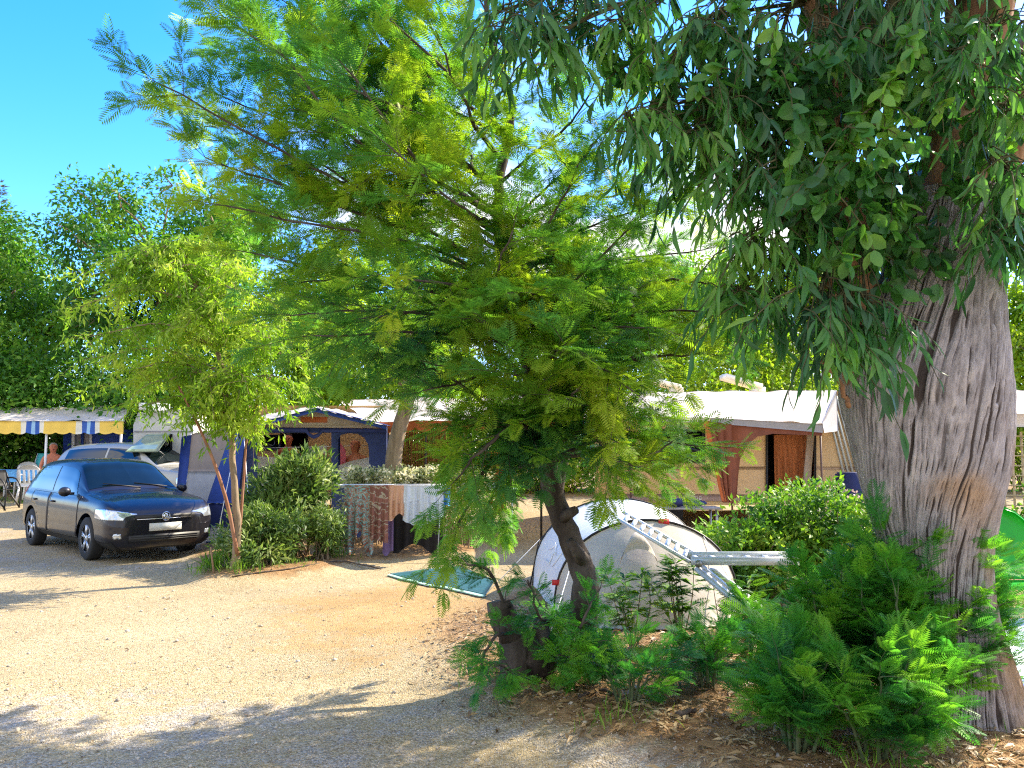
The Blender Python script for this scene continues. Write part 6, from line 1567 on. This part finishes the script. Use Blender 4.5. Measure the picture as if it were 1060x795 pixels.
    for (px, py, d, s, k) in CL:
        c = W(px, py, d); st = min(LB, key=lambda q: np.linalg.norm(q - c) + .4 * (q[2] < c[2] - .3))
        p = spline([st, st * .45 + c * .55 + np.array((0, 0, .18)), c], 10); w.tube(p, np.linspace(.02, .006, 10), 5, cap=False)
        rn0 = U(.05, .6)
        for _ in range(int(k * 1.5)):
            q = c + unit(rng.normal(0, 1, 3)) * s * U(.1, .9) * np.array((1, .9, .8)); q2 = p[rng.integers(5, 10)]
            w.tube([q2, (q + q2) / 2 + (0, 0, .04), q], [.005, .004, .003], 3, cap=False)
            hang_twig(q, unit(rng.normal(0, 1, 3) * (1, 1, .4)), U(.18, .38), 12, (.07, .20), np.clip(rn0 + U(-.2, .25), 0, 1), lf, LANCE, .95)
    # broad leaves around the forks
    for (px, py, d, s, n_) in ((860, 130, 4.1, .32, 220), (900, 60, 4.1, .32, 220), (820, 90, 4.15, .3, 160), (850, 210, 4.1, .26, 150), (780, 60, 4.2, .26, 110), (930, 150, 4.35, .3, 150), (890, 220, 4.3, .28, 150), (955, 215, 4.3, .22, 120), (840, 190, 4.3, .26, 110), (900, 280, 4.25, .18, 80), (960, 60, 4.4, .3, 120), (800, 100, 4.4, .3, 110), (1030, 130, 4.5, .25, 80), (700, 90, 4.5, .26, 90), (650, 60, 4.6, .22, 70), (740, 60, 4.6, .3, 100), (850, 30, 4.4, .3, 120), (760, 160, 4.5, .24, 70), (1050, 60, 4.5, .3, 100), (940, -20, 4.5, .4, 120),
                            (960, 120, 4.9, .4, 200), (1020, 190, 5.0, .35, 160), (910, 190, 4.9, .3, 150), (980, 0, 5.0, .45, 200), (870, 60, 4.95, .4, 180), (1060, 120, 5.1, .45, 200), (930, 235, 4.5, .2, 110)):
        c = W(px, py, d); st = min(LB, key=lambda q: np.linalg.norm(q - c)); w.tube(spline([st, (st + c) / 2 + (0, 0, .08), c], 6), np.linspace(.015, .005, 6), 5, cap=False)
        for _ in range(max(4, n_ // 9)):
            q = c + unit(rng.normal(0, 1, 3)) * s * U(.2, 1) ** .7; hang_twig(q, unit(rng.normal(0, 1, 3)), U(.12, .26), 11, (.07, .115), U(0, .75), jf, ROUND, .25)
    # the crown above the picture
    hi = MB()
    for i in range(46):
        c = np.array((3.0, 4.6, 6.4)) + unit(rng.normal(0, 1, 3)) * np.array((2.3, 2.0, 1.5)) * U(.3, 1.0)
        if c[2] < 5.2: c[2] = 5.2 + U(0, .5)
        st = LB[rng.integers(0, 4)] ; w.tube(spline([st, (st + c) / 2 + (0, 0, .3), c], 8), np.linspace(.04, .008, 8), 5, cap=False); cloud(hi, c, (.7, .7, .5), 420, LANCE, (.12, .19), .9, .1, i, -1.)
    # unseen limb crowns added above the right edge to shade the foreground
    for c_, r_ in (((8.3, 9.9, 7.6), 1.3), ((6.0, 8.0, 7.8), 1.3), ((7.4, 8.3, 7.2), 1.2)):
        c_ = np.array(c_); st = LB[3]; w.tube(spline([st, (st + c_) / 2 + (0, 0, .5), c_], 12), np.linspace(.09, .02, 12), 6, cap=False); cloud(hi, c_, (r_, r_, r_ * .6), 1700, LANCE, (.13, .22), .8, .1, r_ * 9, -1.)
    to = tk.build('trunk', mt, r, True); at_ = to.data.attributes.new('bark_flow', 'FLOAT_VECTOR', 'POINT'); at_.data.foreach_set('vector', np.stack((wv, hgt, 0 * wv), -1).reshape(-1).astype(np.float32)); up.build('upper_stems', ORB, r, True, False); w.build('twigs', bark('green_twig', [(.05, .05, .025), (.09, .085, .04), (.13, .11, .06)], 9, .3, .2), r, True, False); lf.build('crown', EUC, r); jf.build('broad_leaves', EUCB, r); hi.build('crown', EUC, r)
    base = G(1015, 748); base_at(r, *base)
eucalyptus()
# no trees stand behind the camera; mimosa and eucalyptus crowns shade the foreground
# ------------------------------------------------------------------ small stuff on the ground
def litter():
    k = 15000; x = U(-.8, 4.6, k); y = U(4.0, 8.2, k); m_ = poly_mask(x, y, BED_TREE, .5) > rng.random(k) * .9
    x, y = x[m_], y[m_]; a = U(0, 6.28, len(x)); P = np.stack((x, y, hz(x, y) + U(.004, .03, len(x))), 1)
    mb = MB(); cards(mb, SLIM, P, np.stack((np.cos(a), np.sin(a), U(-.15, .25, len(x))), 1), unit(rndv(len(x), .35) + (0, 0, 1)), U(.03, .10, len(x)))
    k = 1600; x = U(-7, 0, k); y = U(4.2, 11.5, k); a = U(0, 6.28, k); P = np.stack((x, y, hz(x, y) + .008), 1); cards(mb, SLIM, P, np.stack((np.cos(a), np.sin(a), 0 * a), 1), unit(rndv(k, .3) + (0, 0, 1)), U(.02, .05, k))
    o = mb.build('leaf_litter', DRY); tag(o, 'dry leaves and needles lying on the earth', 'litter', kind='stuff')
    mb = MB(); k = 30000; y = 3.6 + U(0, 1, k) ** 1.6 * 8; x = U(-1, 1, k) * (y * .68 + .3); x = x - .15 * y
    s = U(.0025, .0065, k) * (1 + (rng.random(k) > .985) * 2.2); oc = np.array(((1, 0, 0), (-1, 0, 0), (0, 1, 0), (0, -1, 0), (0, 0, .7), (0, 0, -.7)), float)
    V = np.stack((x, y, hz(x, y) + s * .25), 1)[:, None] + (oc[None] + rng.normal(0, .22, (k, 6, 3))) * s[:, None, None]
    f = np.array(((0, 2, 4), (2, 1, 4), (1, 3, 4), (3, 0, 4), (2, 0, 5), (1, 2, 5), (3, 1, 5), (0, 3, 5))); mb.add(V.reshape(-1, 3), [(f[None] + np.arange(k)[:, None, None] * 6).reshape(-1, 3)], np.repeat(rng.random(k), 6))
    o = mb.build('gravel', foliage('gravel_stone', [(.26, .23, .2), (.42, .36, .28), (.5, .43, .33), (.6, .54, .45)], (1, 1, 1), 0, .9, .2)); tag(o, 'loose pale stones scattered over the gravel', 'gravel', kind='stuff')
    mb = MB(); 
    for (px, py, n_, h) in ((215, 592, 60, .22), (228, 588, 90, .34), (250, 600, 70, .2), (300, 594, 60, .14), (355, 585, 60, .15), (640, 745, 60, .12), (505, 700, 40, .14), (905, 792, 40, .14), (1010, 770, 30, .09), (700, 700, 50, .12), (0, 520, 150, .15), (20, 521, 150, .12)):
        c = G(px, py); k = n_; P = c + np.stack((rng.normal(0, .12, k), rng.normal(0, .1, k), 0 * np.zeros(k)), 1); P[:, 2] = hz(P[:, 0], P[:, 1]); cards(mb, [tmpl_leaf(.07, .01, -.25)], P, unit(rndv(k, .35) + (0, 0, 1)), unit(rndv(k)), U(.5, 1, k) * h)
    o = mb.build('grass', SHRUB); tag(o, 'thin tufts of grass at the edges of the beds', 'grass', kind='stuff')
litter()
def sticks():
    for (pts, rr, lb) in (([(668, 692), (700, 686), (728, 690)], .016, 'dark fallen branch lying right of the seedling'), ([(600, 724), (622, 716), (640, 722)], .012, 'short grey stick on the needle litter by the stump'), ([(702, 744), (720, 739)], .02, 'thick short grey branch piece at the lower right'), ([(395, 590), (350, 588), (300, 597), (240, 604)], .012, 'long thin root along the edge of the bush bed')):
        P = np.array([G(*p) for p in pts]); P[:, 2] = hz(P[:, 0], P[:, 1]) + rr; m = MB(); m.tube(spline(P, 12) + rndv(12, .004), np.linspace(rr, rr * .6, 12), 6); o = m.build('fallen_branch', B_DARK, None, True, False); tag(own_origin(o), lb, 'branch')
sticks()
